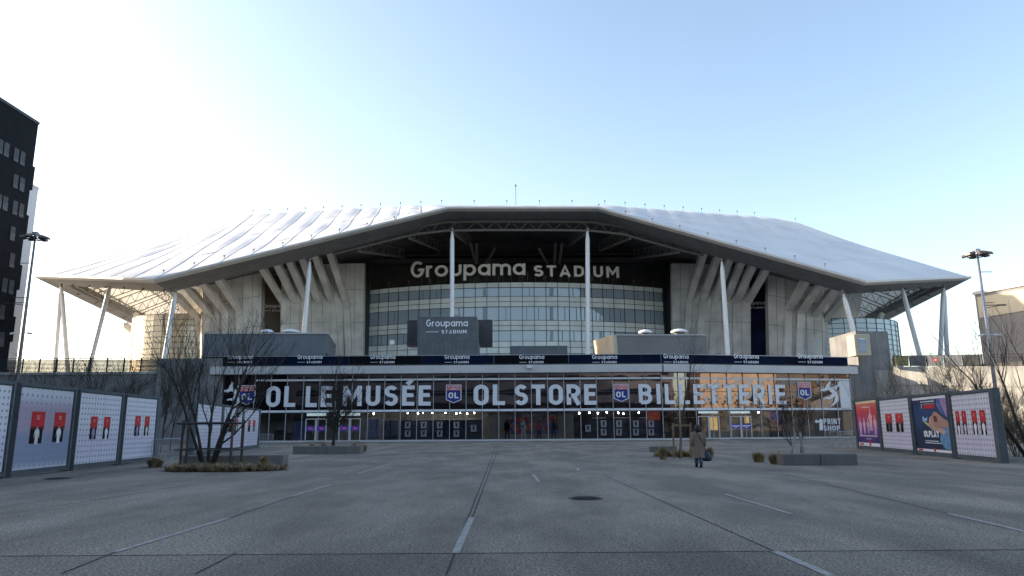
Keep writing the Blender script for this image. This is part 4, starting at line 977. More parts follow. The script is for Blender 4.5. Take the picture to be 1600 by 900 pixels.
# ================================================================ buildings left and right
bk = P(60, 195, 105); bx = bk.x; BH = bk.z
blk = empty('black_building', (bx - 10, 55, 0), 'tall black office block cut by the left edge of the picture', 'building')
b = MB(); b.box(bx - 22, -72, 0, bx, 105, BH); b.build('wall', 'blackb', blk)  # unseen length past the viewer, stretched for the shade it casts
b = MB(); b.box(bx - 22.1, -72.1, BH + .002, bx + .12, 105.1, BH + .45); b.build('roof_edge', 'dark', blk)
rb = random.Random(11)
fl_h = 3.95
b = MB()
for k in range(11):
    z = BH - 5.2 - k * fl_h
    if z < 1: break
    if k % 2: b.box(bx - 8, 105.001, z - 1.5, bx - .01, 105.55, z + 2.3)
b.build('corner_block', 'blackb', blk)
for k in range(11):
    z = BH - 6.6 - k * fl_h
    if z < 2: break
    for j, y in enumerate((103.0, 101.6, 99.5, 98.2, 96.6, 94.4, 92.9, 90.6, 88.2)):
        y += (k % 3) * .6 - .5
        if rb.random() < .18: continue
        b = MB(); b.box(bx + .004, y - .5, z - 1.05, bx + .05, y + .5, z + 1.05); w_ = b.build('window', 'dark', blk)
        b = MB(); b.box(bx + .052, y - .5, z - 1.05, bx + .10, y + .5, z - (.55 if rb.random() < .7 else -.1)); b.build('window_guard', mat('grey_guard', (.05, .055, .065), .4, var=.3), w_)
wb = P(60, 296, 128)
wbt = empty('white_building', (wb.x - 8, 125, 0), 'slim white block showing behind the black building with a stepped edge', 'building')
b = MB(); b.box(wb.x - 16, 112, 0, wb.x, 128, wb.z); b.build('wall', 'whiteb', wbt)
b = MB(); b.box(wb.x - 16.1, 111.9, wb.z + .002, wb.x + .1, 128.1, wb.z + .4); b.build('roof_edge', 'trim', wbt)
b = MB(); b.box(wb.x - 1.1, 111.99, 4, wb.x - 1.05, 111.999, wb.z - 1)
for z in range(10, 40, 4): b.box(wb.x - 6, 111.99, z, wb.x - .3, 111.999, z + .05)
b.build('cladding_joint', 'trim', wbt)
rbp, rbq = P(1523, 461, 118), P(1602, 452, 110)
rbt = empty('cinema_hall', (rbp.x + 20, 118, 0), 'big windowless hall at the right edge, sunlight painted on its upper wall', 'building')
dirR = Vector((rbq.x - rbp.x, rbq.y - rbp.y, 0)).normalized(); nR = Vector((dirR.y, -dirR.x, 0)); z_t = rbp.z
def RB(s, z, d=0.0): v = Vector((rbp.x, rbp.y, 0)) + dirR * s + nR * d; return Vector((v.x, v.y, z))
lf = Vector((-.62, .78, 0))
b = MB(); b.rings([[RB(0, z), RB(60, z), RB(60, z, -40), RB(0, z, -40)] for z in (0, z_t)]); b.build('wall', mat('grey_hall_cladding', (.20, .195, .19), .6, var=.05, scale=.3), rbt)
zsl = [P(1531, 496, 117).z, P(1600, 478, 110).z]
b = MB(); b.hull8([RB(.4, zsl[0], .12), RB(60, zsl[0] + .5, .12), RB(60, zsl[0] + .5, .003), RB(.4, zsl[0], .003)], [RB(.4, z_t - .5, .12), RB(60, z_t - .5, .12), RB(60, z_t - .5, .003), RB(.4, z_t - .5, .003)])
b.build('sunlit_band', 'beige', rbt)  # beige above the shadow line paints in the sunlit part of the wall
b = MB(); b.rings([[RB(-.2, z, .25), RB(60, z, .25), RB(60, z, -40), RB(-.2, z, -40)] for z in (z_t + .002, z_t + .5)]); b.build('roof_edge', 'trim', rbt)
b = MB()
for s in range(4, 40, 4): b.box(0, 0, 0, 0, 0, 0) if False else b.hull8([RB(s, 0, .002), RB(s + .04, 0, .002), RB(s + .04, 0, .001), RB(s, 0, .001)], [RB(s, zsl[0] - .3, .02), RB(s + .04, zsl[0] - .3, .02), RB(s + .04, zsl[0] - .3, .001), RB(s, zsl[0] - .3, .001)])
b.build('cladding_joints', 'trim', rbt)

# ================================================================ flood-light masts
def mast(x, y, Y, label, arms):
    t = P(x, y, Y); o = empty('floodlight_mast', (t.x, Y, 0), label, 'floodlight mast', 'floodlight masts at the sides of the plaza')
    H = t.z
    b = MB(); b.tube([(t.x, Y, 0), (t.x, Y, H * .5), (t.x, Y, H)], [.17, .14, .09], 12); b.build('pole', 'galv' if x > 800 else 'truss', o, smooth=True)
    b = MB(); b.tube([(t.x, Y, 0), (t.x, Y, .06)], .3, 12); b.build('base_plate', 'galv', o)
    b = MB(); b.tube([Vector((t.x + .75 * math.cos(a * math.pi / 8), Y + .75 * math.sin(a * math.pi / 8), H - .1)) for a in range(17)], .05, 5)
    for a in range(4): b.tube([(t.x, Y, H - .1), (t.x + .75 * math.cos(a * math.pi / 2), Y + .75 * math.sin(a * math.pi / 2), H - .1)], .04, 5)
    b.build('head_ring', 'dark', o)
    for a in range(6):
        an_ = a * math.pi / 3 + .3; cx, cy = t.x + .8 * math.cos(an_), Y + .8 * math.sin(an_)
        b = MB(); u = Vector((math.cos(an_), math.sin(an_), 0)); v = Vector((-u.y, u.x, 0)); c = Vector((cx, cy, H + .0))
        b.hull8([c - u * .3 - v * .26 + Vector((0, 0, .05)), c - u * .3 + v * .26 + Vector((0, 0, .05)), c + u * .35 + v * .26 - Vector((0, 0, .12)), c + u * .35 - v * .26 - Vector((0, 0, .12))],
                [c - u * .28 - v * .24 + Vector((0, 0, .26)), c - u * .28 + v * .24 + Vector((0, 0, .26)), c + u * .33 + v * .24 + Vector((0, 0, .05)), c + u * .33 - v * .24 + Vector((0, 0, .05))]); b.build('floodlight', mat('floodlight_housing', (.16, .13, .11), .5, .2), o)
    b = MB(); b.tube([(t.x, Y, H), (t.x, Y, H + .45)], .09, 8); b.box(t.x - .2, Y - .2, H + .2, t.x + .2, Y + .2, H + .5); b.build('head_cap', 'galv', o)
    for yy, dx in arms:
        z = P(x, yy, Y).z; b = MB(); b.tube([(t.x, Y, z), (t.x + dx, Y, z)], .035, 5)
        if abs(dx) > 1.4: b.tube([(t.x, Y, z - .25), (t.x + dx * .9, Y, z - .02)], .03, 5); b.box(t.x + dx * .7, Y - .08, z - .05, t.x + dx * 1.15, Y + .08, z + .06)
        b.build('side_arm', 'dark', o)
    z = P(x, 523 if x > 800 else 520, Y).z
    for s in (-1, 1):
        b = MB(); b.tube([(t.x, Y, z), (t.x + s * .5, Y - .1, z)], .03, 5); b.tube([(t.x + s * .45, Y - .1, z - .02), (t.x + s * .95, Y - .25, z - .1)], .09, 8); b.build('camera', 'white', o)
    return o
mast(1527, 398, 60, 'tall floodlight mast with side arms standing at the right beside the far hall', ((425, 1.1), (473, .8), (477, 1.6)))
mast(55, 371, 62, 'floodlight mast in front of the black and white buildings at the left', ((411, -1.2), (465, -1.3), (473, -1.8)))

# ================================================================ advertising boards
def grad_mat(name, stops, h, noise=.25, sc_=1.2):
    m = bpy.data.materials.new(name); m.use_nodes = True; nt = m.node_tree; b = nt.nodes['Principled BSDF']; L = nt.links.new; N = nt.nodes.new
    b.inputs['Roughness'].default_value = .4
    tc = N('ShaderNodeTexCoord'); sx = N('ShaderNodeSeparateXYZ'); L(tc.outputs['Object'], sx.inputs[0])
    n = N('ShaderNodeTexNoise'); n.inputs['Scale'].default_value = sc_; n.inputs['Detail'].default_value = 3; L(tc.outputs['Object'], n.inputs['Vector'])
    a = N('ShaderNodeMath'); a.operation = 'MULTIPLY_ADD'; a.inputs[1].default_value = 1 / h; L(sx.outputs['Z'], a.inputs[0])
    s = N('ShaderNodeMath'); s.operation = 'MULTIPLY_ADD'; s.inputs[1].default_value = noise * 2; s.inputs[2].default_value = -noise; L(n.outputs['Fac'], s.inputs[0]); L(s.outputs[0], a.inputs[2])
    r = N('ShaderNodeValToRGB'); e = r.color_ramp.elements; L(a.outputs[0], r.inputs[0])
    e[0].position = stops[0][0]; e[0].color = (*stops[0][1], 1); e[1].position = stops[-1][0]; e[1].color = (*stops[-1][1], 1)
    for p_, c_ in stops[1:-1]: q = e.new(p_); q.color = (*c_, 1)
    L(r.outputs[0], b.inputs['Base Color']); return m
PH = 3.25
def board(p0, p1, label, group, kind, posters=(), H=PH, printm='dotw', gapw=.42):
    p0, p1 = Vector((p0.x, p0.y, 0)), Vector((p1.x, p1.y, 0)); d = p1 - p0; w = d.length
    o = empty('advertising_board', p0, label, 'advertising board', group, local=True); o.rotation_euler = (0, 0, math.atan2(d.y, d.x))
    b = MB(); b.box(gapw * .5, .0, .12, w - gapw * .5, .16, H - .06); b.build('back_panel', 'panelframe', o)
    b = MB(); b.cbox(-gapw * .5 + .02, -.10, 0, gapw * .5 - .003, .2, H, .02); b.build('post', 'panelframe', o)
    b = MB(); b.cbox(w - gapw * .5 + .003, -.10, 0, w + gapw * .5 - .02, .2, H, .02); b.build('post', 'panelframe', o)
    b = MB(); b.box(gapw * .5 + .001, -.06, H - .12, w - gapw * .5 - .001, .18, H - .001); b.build('top_rail', 'panelframe', o)
    b = MB(); b.box(gapw * .5 + .001, -.06, .05, w - gapw * .5 - .001, .18, .18); b.build('bottom_rail', 'panelframe', o)
    x0, x1, z0, z1 = gapw * .5 + .05, w - gapw * .5 - .05, .22, H - .16; pw, ph = x1 - x0, z1 - z0
    X = lambda f: x0 + pw * f
    Z = lambda f: z1 - ph * f
    def rect(mb, a, c, t_, u_, y): return mb.quad((X(a), y, Z(u_)), (X(c), y, Z(u_)), (X(c), y, Z(t_)), (X(a), y, Z(t_)))
    b = MB(); b.box(x0, -.02, z0, x1, -.003, z1); sh = b.build('printed_sheet', printm if not isinstance(printm, str) else M[printm], o)
    if kind == 'players':
        b = MB()
        for f in (.36, .58) if len(posters) < 4 else (.30, .47, .63): b.box(X(f) - .006, -.0225, z0, X(f) + .006, -.0201, z1)
        b.build('sheet_seam', mat('sheet_seam_grey', (.28, .29, .33), .6, var=.05), sh)  # thin grey lines between the printed strips
    for (a, c, t_, u_, clothes) in posters:
        b = MB(); rect(b, a, c, t_, t_ + (u_ - t_) * .47, -.028); pz = b.build('player_poster', 'red', sh)
        b = MB(); rect(b, a, c, t_ + (u_ - t_) * .47, t_ + (u_ - t_) * .55, -.028); b.build('poster_shade', mat('dark_red_print', (.12, .006, .01), .45), pz)
        b = MB(); rect(b, a, c - (c - a) * .08, t_ + (u_ - t_) * .55, u_, -.028); b.build('poster_lower', 'black', pz)
        b = MB(); hm = min(ph * (u_ - t_) * .62, (X(c) - X(a)) * 1.25); xm = (X(a) + X(c)) / 2; zb_ = Z(u_) - hm * .04
        pl = lambda x, y, k=0: (xm + x * hm * .9, -.031 - k, zb_ + y * hm)
        b.add([pl(x, y) for x, y in ((-.24, .68), (-.07, .80), (.07, .80), (.24, .68), (.30, .34), (.22, .30), (.15, .56), (.17, .0), (-.17, .0), (-.15, .56), (-.24, .30), (-.30, .36))], [(0, 1, 9, 10, 11), (1, 2, 6, 7, 8, 9), (2, 3, 4, 5, 6)]); b.build('shirt_print', clothes if not isinstance(clothes, str) else M[clothes], pz)
        b = MB(); b.add([pl(.075 * math.cos(k * math.pi / 6), .88 + .095 * math.sin(k * math.pi / 6), .001) for k in range(12)], [tuple(range(12))])
        for s in (-1, 1): b.add([pl(s * x, y, .0012) for x, y in ((.225, .46), (.275, .48), (.29, .33), (.23, .31))], [(0, 1, 2, 3)])
        b.build('face_print', 'skin', pz)
        b = MB(); b.add([pl(x, y, .0016) for x, y in ((-.08, .90), (-.06, .985), (.06, .985), (.08, .90), (.04, .945), (-.04, .945))], [tuple(range(6))]); b.build('hair_print', 'black', pz)
        b = MB(); rect(b, a + (c - a) * .36, a + (c - a) * .64, t_ + (u_ - t_) * .12, t_ + (u_ - t_) * .16, -.029); rect(b, a + (c - a) * .40, a + (c - a) * .60, t_ + (u_ - t_) * .18, t_ + (u_ - t_) * .25, -.029); b.build('poster_mark', mat('pink_mark', (.7, .25, .22), .5), pz)
    return o, sh, rect, X, Z, pw, ph
LPa, LPb = G(7, 747), G(240, 720)
LD = (Vector((LPb.x, LPb.y, 0)) - Vector((LPa.x, LPa.y, 0))).normalized()
def Lat(x, y): q = G(x, y); v = Vector((q.x, q.y, 0)) - Vector((LPa.x, LPa.y, 0)); return Vector((LPa.x, LPa.y, 0)) + LD * v.dot(LD)
A0 = Vector((LPa.x, LPa.y, 0)); A1, A2, A3 = Lat(103, 735.5), Lat(182, 726.6), Lat(241, 720)
LG = 'left row of advertising boards'
board(A0 - LD * 4.3, A0, 'advertising board cut by the left edge of the picture, white dotted print only', LG, 'players')
board(A0, A1, 'pink and blue tinted board with two big red player posters, left row', LG, 'players', [(.24, .48, .29, .69, 'pale'), (.66, .88, .29, .68, 'vinyl')], printm='dotc')
board(A1, A2, 'white dotted board with two small red player posters, middle of the left row', LG, 'players', [(.29, .45, .33, .66, mat('lilac_shirt', (.30, .24, .42), .5)), (.60, .76, .33, .66, 'vinyl')])
board(A2, A3, 'white dotted board with two narrow red posters, beside the left crowd barrier', LG, 'players', [(.32, .49, .30, .63, mat('lilac_shirt', (.3, .24, .42))), (.63, .79, .30, .63, 'pale')])
B0, B3 = G(300, 713), G(402, 699); BD = (B3 - B0)
for i, lb in enumerate(('white dotted board half hidden behind the big bare tree, nearest of three', 'board with two red player posters behind the bare tree, middle of three', 'board with two red player posters beside the glass front, farthest of three')):
    board(B0 + BD * i / 3, B0 + BD * (i + 1) / 3, lb, 'boards behind the bare tree', 'players', [] if i == 0 else [(.30, .46, .28, .60, 'black'), (.62, .78, .28, .60, 'vinyl')])
R0, R4 = G(1342, 700.5), G(1566, 724); RD = (R4 - R0).normalized()
def Rat(x, y): q = G(x, y); return R0 + RD * (q - R0).dot(RD)
R1, R2, R3 = Rat(1383, 704.5), Rat(1431, 710), Rat(1490, 716.5)
RG_ = 'right row of advertising boards'
o1, sh, rect, X, Z, pw, ph = board(R0, R1, 'red and purple concert poster board, farthest of the right row', RG_, 'poster', H=3.3,
    printm=grad_mat('red_violet_print', [(.0, (.02, .02, .10)), (.22, (.03, .02, .14)), (.40, (.18, .07, .30)), (.58, (.45, .04, .12)), (.78, (.60, .05, .06)), (.95, (.65, .16, .10))], PH, .22, .9))
b = MB(); rect(b, 0, 1, 0, .055, -.023); b.build('poster_strip', mat('yellow_white_print', (.75, .62, .40), .4), sh)
b = MB(); rect(b, 0, 1, .93, 1, -.023); b.build('poster_strip', 'vinyl', sh)
b = MB(); rect(b, .06, .24, .945, .985, -.025); b.build('poster_mark', 'red', sh); b = MB(); rect(b, .5, .58, .86, .99, -.025); b.build('poster_mark', 'red', sh)
b = MB()
for f, t_, s_ in ((.16, .60, .9), (.35, .56, .8), (.53, .56, .75), (.66, .50, 1.1), (.84, .58, .95)):
    hh = ph * .38 * s_; bx_, bz_ = X(f), Z(t_ + .16)
    b.add([(bx_ + x * hh, -.026 - f * .002, bz_ + y * hh) for x, y in ((-.26, 0), (-.23, .45), (-.34, .75), (-.08, .95), (.08, .95), (.34, .72), (.22, .45), (.26, 0))], [tuple(range(8))])
    b.add([(bx_ + .11 * hh * math.cos(k * math.pi / 4), -.0262 - f * .002, bz_ + hh * 1.06 + .13 * hh * math.sin(k * math.pi / 4)) for k in range(8)], [tuple(range(8))])
b.build('figures_print', grad_mat('pink_figures', [(.2, (.25, .12, .45)), (.5, (.75, .45, .5)), (.8, (.85, .35, .25))], PH, .2, 2), sh)
b = MB()
for i in range(9): rect(b, .10 + i * .09, .17 + i * .09, .76, .79, -.031)
for i in range(5): rect(b, .40 + i * .045, .43 + i * .045, .83, .85, -.031)
rect(b, .30, .70, .13, .15, -.031)
b.build('poster_text', mat('pale_pink_print', (.75, .6, .68), .5), sh)
board(R1, R2, 'white dotted board with two red posters between the concert and navy posters', RG_, 'players', [(.17, .40, .29, .66, mat('grey_shirt', (.08, .08, .10), .5)), (.52, .77, .29, .66, mat('two_tone_shirt', (.45, .42, .42), .5))], H=3.2)
o3, sh, rect, X, Z, pw, ph = board(R2, R3, 'navy OLPLAY poster board showing a hand holding a phone', RG_, 'poster', H=3.15, printm=grad_mat('navy_print', [(.0, (.006, .010, .03)), (.4, (.012, .03, .08)), (.65, (.02, .06, .17)), (.9, (.012, .02, .06))], PH, .3, .8))
def poly(pts, y, nm, m): b_ = MB(); b_.add([(X(a), y, Z(c)) for a, c in pts], [tuple(range(len(pts)))]); return b_.build(nm, m if not isinstance(m, str) else M[m], sh)
poly([(0, 0), (1, 0), (1, .045), (0, .045)], -.023, 'poster_strip', 'vinyl'); poly([(0, .955), (1, .955), (1, 1), (0, 1)], -.023, 'poster_strip', 'vinyl')
poly([(.82, .045), (1, .045), (1, .40), (.93, .36), (.84, .2)], -.024, 'glow_print', mat('mauve_print', (.36, .22, .42), .5, var=.2)); poly([(.74, .045), (.82, .045), (.84, .2), (.93, .36), (.80, .30), (.70, .15)], -.0241, 'glow_print', mat('lavender_print', (.10, .14, .34), .5, var=.2))
poly([(.75, .60), (.88, .52), (1, .58), (1, .95), (.82, .93), (.70, .8)], -.024, 'sleeve_print', mat('sky_blue_sleeve', (.12, .27, .45), .5, var=.15))
poly([(.42, .52), (.47, .38), (.56, .34), (.58, .43), (.75, .55), (.90, .62), (.84, .68), (.60, .62)], -.0245, 'hand_print', mat('light_skin_print', (.55, .32, .24), .5, var=.15))
poly([(.50, .42), (.60, .28), (.68, .28), (.86, .40), (1, .46), (1, .58), (.82, .55), (.66, .58), (.57, .53)], -.025, 'hand_print', 'skin')
poly([(.59, .35), (.68, .36), (.69, .46), (.60, .46)], -.0255, 'finger_shadow', mat('brown_shadow_print', (.12, .04, .03), .5))
poly([(.24, .43), (.30, .41), (.66, .63), (.62, .665)], -.026, 'phone_print', mat('phone_edge', (.40, .32, .24), .3)); poly([(.25, .44), (.45, .50), (.42, .53)], -.0265, 'phone_screen', mat('green_screen_print', (.45, .6, .12), .4))
poly([(.25, .40), (.30, .34), (.33, .40), (.42, .36), (.40, .44), (.30, .43)], -.0262, 'glow_print', mat('ice_blue_print', (.25, .45, .75), .5, var=.2))
b = MB(); pl3 = lambda u, z, d: Vector((u, -.029 - d, z))
text(b, 'OLPLAY', pl3, X(.26), Z(.735), ph * .115, .24, 1, .07, width=X(.70) - X(.26)); text(b, '2', pl3, X(.26), Z(.205), ph * .085, .2, 1)
b.build('lettering', 'vinyl', sh)
b = MB(); [rect(b, .26 + i * .045, .295 + i * .045, .075, .095, -.029) for i in range(9)]; rect(b, .28, .66, .80, .812, -.029); rect(b, .28, .74, .835, .847, -.029); rect(b, .33, .66, .125, .130, -.029); b.build('fine_print', 'vinyl', sh)
for q_ in ((.34, .66, .14, .215), (.04, .18, .962, .992), (.50, .56, .93, .995)):
    b = MB(); rect(b, *q_, -.028); b.build('poster_mark', 'red', sh)
board(R3, R4, 'white dotted board with four red player posters, nearest of the right row', RG_, 'players', [(.07, .18, .27, .66, 'vinyl'), (.24, .36, .27, .66, 'pale'), (.50, .63, .27, .66, 'vinyl'), (.70, .84, .27, .66, 'vinyl')], H=3.08)

# ================================================================ trees and planting
def tree(name, label, base, H, stems=1, spread=1.0, lean=(0, 0), seed=1, m='bark', r0=.09, cat='tree', group=None, levels=3, fork=.25, nb=6, dens=1.0, droop=.0):
    rg = random.Random(seed); o = empty(name, base, label, cat, group)
    T, B = MB(), MB()
    def grow(p, d, ln, r, lv, mb):
        n = 4 if lv == 0 else 3; pts = [p]; d = d.normalized(); dirs = []
        for i in range(n):
            w = .12 if lv == 0 else .24
            d = (d + Vector((rg.uniform(-w, w), rg.uniform(-w, w), rg.uniform(-w * .5, w) + (.10 if lv else .03) - droop)) ).normalized()
            p = p + d * ln / n; pts.append(p); dirs.append(d)
        rs = [r * (1 - .62 * i / n) for i in range(n + 1)]
        if lv >= levels: rs[-1] = .002
        mb.tube(pts, [max(q, .0055) for q in rs], (8, 6, 4, 3, 3)[min(lv, 4)])
        if lv < levels:
            k = max(2, int(round((nb if lv == 0 else nb * .8) * dens)))
            for i in range(k):
                f = rg.uniform(fork if lv == 0 else .15, 1.0) if i < k - 1 else 1.0; s = min(n - 1, int(f * n)); q = pts[s].lerp(pts[s + 1], f * n - s)
                a = rg.uniform(0, 2 * math.pi); dd = dirs[s]; o1 = dd.orthogonal().normalized(); o2 = dd.cross(o1)
                sd = (o1 * math.cos(a) + o2 * math.sin(a)); ang = rg.uniform(.5, .95) * spread if i < k - 1 else .2
                nd = dd * math.cos(ang) + sd * math.sin(ang)
                grow(q, nd, ln * rg.uniform(.42, .68) * (1.1 - .35 * f if lv == 0 else 1), rs[s] * rg.uniform(.42, .62), lv + 1, B)
    base = Vector(base)
    for i in range(stems):
        a = 2 * math.pi * i / max(1, stems) + rg.random(); off = Vector((math.cos(a), math.sin(a), 0)) * (.16 if stems > 1 else 0)
        d = Vector((math.cos(a) * .42 * spread, math.sin(a) * .42 * spread, 1)) if stems > 1 else Vector((0, 0, 1))
        grow(base + off - Vector((0, 0, .05)), d + Vector((lean[0], lean[1], 0)), H * rg.uniform(.62, .74), r0 * (.75 if stems > 1 else 1), 0, T)
    T.build('trunk', m, o, smooth=True); B.build('crown', m, o)
    return o
def tuft(mb, c, r, h, n, rg, lean=.5):
    for i in range(n):
        a = rg.uniform(0, 2 * math.pi); q = r * .35 * math.sqrt(rg.random()); p = Vector((c.x + q * math.cos(a), c.y + q * math.sin(a), c.z)); hh = h * rg.uniform(.55, 1.1); out = Vector((math.cos(a), math.sin(a), 0)) * r * rg.uniform(.3, 1.5)
        w = Vector((-math.sin(a), math.cos(a), 0)) * rg.uniform(.006, .012); m1 = p + out * .35 + Vector((0, 0, hh * .65)); e = p + out + Vector((0, 0, hh * rg.uniform(.65, 1.0)))
        mb.add([p - w, p + w, m1 + w * .8, m1 - w * .8, e], [(0, 1, 2, 3), (3, 2, 4)])
def grass_mat(name, c1, c2):
    m = bpy.data.materials.new(name); m.use_nodes = True; nt = m.node_tree; b = nt.nodes['Principled BSDF']; b.inputs['Roughness'].default_value = .8
    tc = nt.nodes.new('ShaderNodeTexCoord'); n = nt.nodes.new('ShaderNodeTexNoise'); n.inputs['Scale'].default_value = 3.5; n.inputs['Detail'].default_value = 5; r = nt.nodes.new('ShaderNodeValToRGB')
    r.color_ramp.elements[0].position = .35; r.color_ramp.elements[0].color = (*c1, 1); r.color_ramp.elements[1].position = .65; r.color_ramp.elements[1].color = (*c2, 1)
    nt.links.new(tc.outputs['Object'], n.inputs[0]); nt.links.new(n.outputs['Fac'], r.inputs[0]); nt.links.new(r.outputs[0], b.inputs['Base Color']); return m
M['straw'] = grass_mat('dry_grass', (.15, .11, .055), (.36, .27, .15)); M['ogreen'] = grass_mat('olive_grass', (.16, .13, .05), (.40, .30, .13))
rg = random.Random(5)
def benchblock(x0, y0, x1, y1, D, label, H=.45):
    p, q = G(x0, y0), G(x1, y1); d = Vector((q.x - p.x, q.y - p.y, 0)); L_ = d.length
    o = empty('concrete_bench', (p.x, p.y, 0), label, 'bench', 'concrete bench blocks at the planting beds', local=True); o.rotation_euler = (0, 0, math.atan2(d.y, d.x))
    for a, c in ((0, L_ / 2 - .008), (L_ / 2 + .008, L_)):
        b = MB(); b.cbox(a, 0, .0, c, D, H, .025); b.build('block', 'block', o)
    return o
benchblock(283, 731, 442, 730, .7, 'dark concrete bench block behind the straw-coloured bed, under the biggest bare tree', .5)
benchblock(457, 710, 563, 709.5, .8, 'grey concrete bench block in front of the bare tree left of centre', .5)
benchblock(1016, 706.5, 1058, 706.3, .5, 'short grey concrete bench block behind the grass bed near the walking person', .35)
benchblock(1225, 727.5, 1341, 727, .9, 'pale concrete bench of two blocks beside two round grass tufts', .45)
def bed(cx0, cy, cx1, depth, label, n, h, m='straw', name='grass_bed'):
    p, q = G(cx0, cy), G(cx1, cy); c = (p + q) / 2; b = MB(); r_ = random.Random(int(cx0))
    ring = [(c.x + (q.x - p.x) / 2 * math.cos(a * math.pi / 14) * (1 + .06 * math.sin(a * 3)), c.y + depth / 2 + depth / 2 * math.sin(a * math.pi / 14), .012) for a in range(28)]
    b.add(ring, [tuple(range(28))]); b.build('planting_bed', 'soil', kind='structure')
    b = MB()
    for i in range(n):
        a = r_.uniform(0, 2 * math.pi); k = math.sqrt(r_.random()) * .93
        tuft(b, Vector((c.x + (q.x - p.x) / 2 * k * math.cos(a), c.y + depth / 2 + depth / 2 * k * math.sin(a), 0)), r_.uniform(.16, .3), h * r_.uniform(.55, 1.2), 60, r_)
    b.build(name, m, label=label, cat='grass', kind='stuff')
bed(234, 738, 432, 2.4, 'low straw-coloured grasses and dead leaves round the biggest bare tree', 130, .32)
bed(1022, 714, 1126, 2.0, 'olive and straw grass bed round the thin tree in front of the ticket office', 60, .40, 'ogreen')
def lone(x, y, r, h, label, m='ogreen', n=240, Y=None):
    c = G(x, y) if Y is None else Vector((P(x, y, Y).x, Y, 0)); b = MB(); tuft(b, c, r, h, n, rg); 
    for k in range(4): tuft(b, c + Vector((rg.uniform(-r, r) * .5, rg.uniform(-r, r) * .5, 0)), r * .7, h * .8, n // 4, rg)
    return b.build('ornamental_grass', m, label=label, cat='grass', group='ornamental grass tufts', origin=(c.x, c.y, 0))
lone(1185, 722, .36, .55, 'small round olive grass tuft, farther left of the two beside the pale bench'); lone(1214, 725, .40, .60, 'round olive grass tuft touching the left end of the pale bench')
lone(1277, 712, .30, .50, 'low tuft peeping over the middle of the pale bench', Y=30.9)
for i, (x, lb) in enumerate(((487, 'left'), (506, 'middle'), (553, 'right'))): lone(x, 700, .28, .85, 'thin dry upright grass tuft behind the bench under the tree left of centre, the %s one' % lb, 'straw', 160, Y=46.4)
lone(566, 706, .40, .62, 'drooping dry grass at the right end of the bench left of centre', 'straw', 300)
lone(413, 728, .22, .62, 'taller green-yellow tuft at the right end of the straw bed', 'ogreen', 200, Y=29.4); lone(240, 730, .4, .5, 'dry grass clump at the left end of the straw bed beside the barrier', 'straw', 300)
lone(1036, 700, .25, .75, 'tall thin straw tuft left of the trunk in the grass bed', 'straw', 160, Y=35.5); lone(1108, 700, .25, .7, 'tall thin straw tuft behind the walking person', 'straw', 160, Y=36)

bt = Vector((P(325, 720, 29.8).x, 29.8, 0))
tree('bare_tree', 'biggest bare multi-stemmed tree inside a black ring guard, left foreground', bt, 5.9, stems=5, spread=.66, seed=12, r0=.10, nb=6, fork=.2, dens=1.0)
# ring guard
gd = empty('tree_guard', bt, 'black ring guard on wooden posts round the biggest bare tree', 'tree guard')
for z, r_ in ((1.82, .05), (.78, .028)):
    b = MB(); b.tube([(bt.x + 1.32 * math.cos(a * math.pi / 16), bt.y + 1.1 * math.sin(a * math.pi / 16), z) for a in range(33)], r_, 6); b.build('ring', 'dark', gd)
for a in (20, 110, 165, 250, 330):
    b = MB(); x, y = bt.x + 1.3 * math.cos(R_(a)), bt.y + 1.08 * math.sin(R_(a)); b.tube([(x, y, 0), (x, y, 1.95)], .055, 8); b.build('post', mat('dark_timber_post', (.06, .045, .035), .8, var=.3), gd)
t2 = Vector((P(520, 700, 46.8).x, 46.8, 0)); tree('bare_tree', 'bare single-trunked tree rising in front of the letters LE MUSÉE', t2, 5.0, 1, .85, seed=21, r0=.13, nb=12, fork=.3)
t3 = Vector((P(1062, 700, 36.8).x, 36.8, 0)); tree('bare_tree', 'thin bare tree with wide sparse branches in front of BILLETTERIE', t3, 6.0, 1, 1.25, seed=33, r0=.07, nb=6, fork=.4, dens=.75)
for i, dx in enumerate((-.36, .0, .5)):
    b = MB(); b.tube([(t3.x + dx - .05, t3.y - .4, 0), (t3.x + dx, t3.y - .4, 1.75)], .05, 8); b.build('tree_stake', 'wood', label='upright wooden stake by the thin tree, %s of three' % ('leftmost', 'middle', 'rightmost')[i], cat='stake', group='upright stakes by the thin tree')
b = MB(); b.beam((t3.x - .4, t3.y - .4, 1.62), (t3.x + .5, t3.y - .4, 1.62), .04, .09); b.build('stake_crossbar', 'wood', label='short wooden crossbar tying the stakes of the thin tree', cat='crossbar')
t4 = Vector((P(1244, 700, 30.9).x, 30.9, 0)); tree('bare_tree', 'very small bare tree held by two slanting stakes behind the pale bench', t4, 2.7, 2, .7, seed=41, r0=.035, nb=6, fork=.35)
for x0, x1, lb in ((1232, 1243, 'left'), (1257, 1250, 'right')):
    p, q = Vector((P(x0, 712, 30.6).x, 30.6, 0)), P(x1, 676, 30.6); b = MB(); b.tube([p, q], .055, 8); b.build('tree_stake', mat('weathered_stake', (.30, .28, .25), .8, var=.2), label='slanting pale stake of the small tree behind the pale bench, %s one' % lb, cat='stake')
tb = G(1612, 716); tree('bare_tree', 'dark bare tree leaning in from the right edge of the picture', tb, 6.4, 3, .62, lean=(-.34, -.05), seed=52, r0=.13, nb=6, fork=.3, dens=.9)
tree('bare_tree', 'young tree, golden sunlight painted into its bark, behind the board of two players at the right', Vector((P(1394, 690, 62).x, 62, 0)), 6.8, 2, .6, seed=61, m='bark2', r0=.09, nb=6)  # paler bark tone stands for golden sun on the trunk
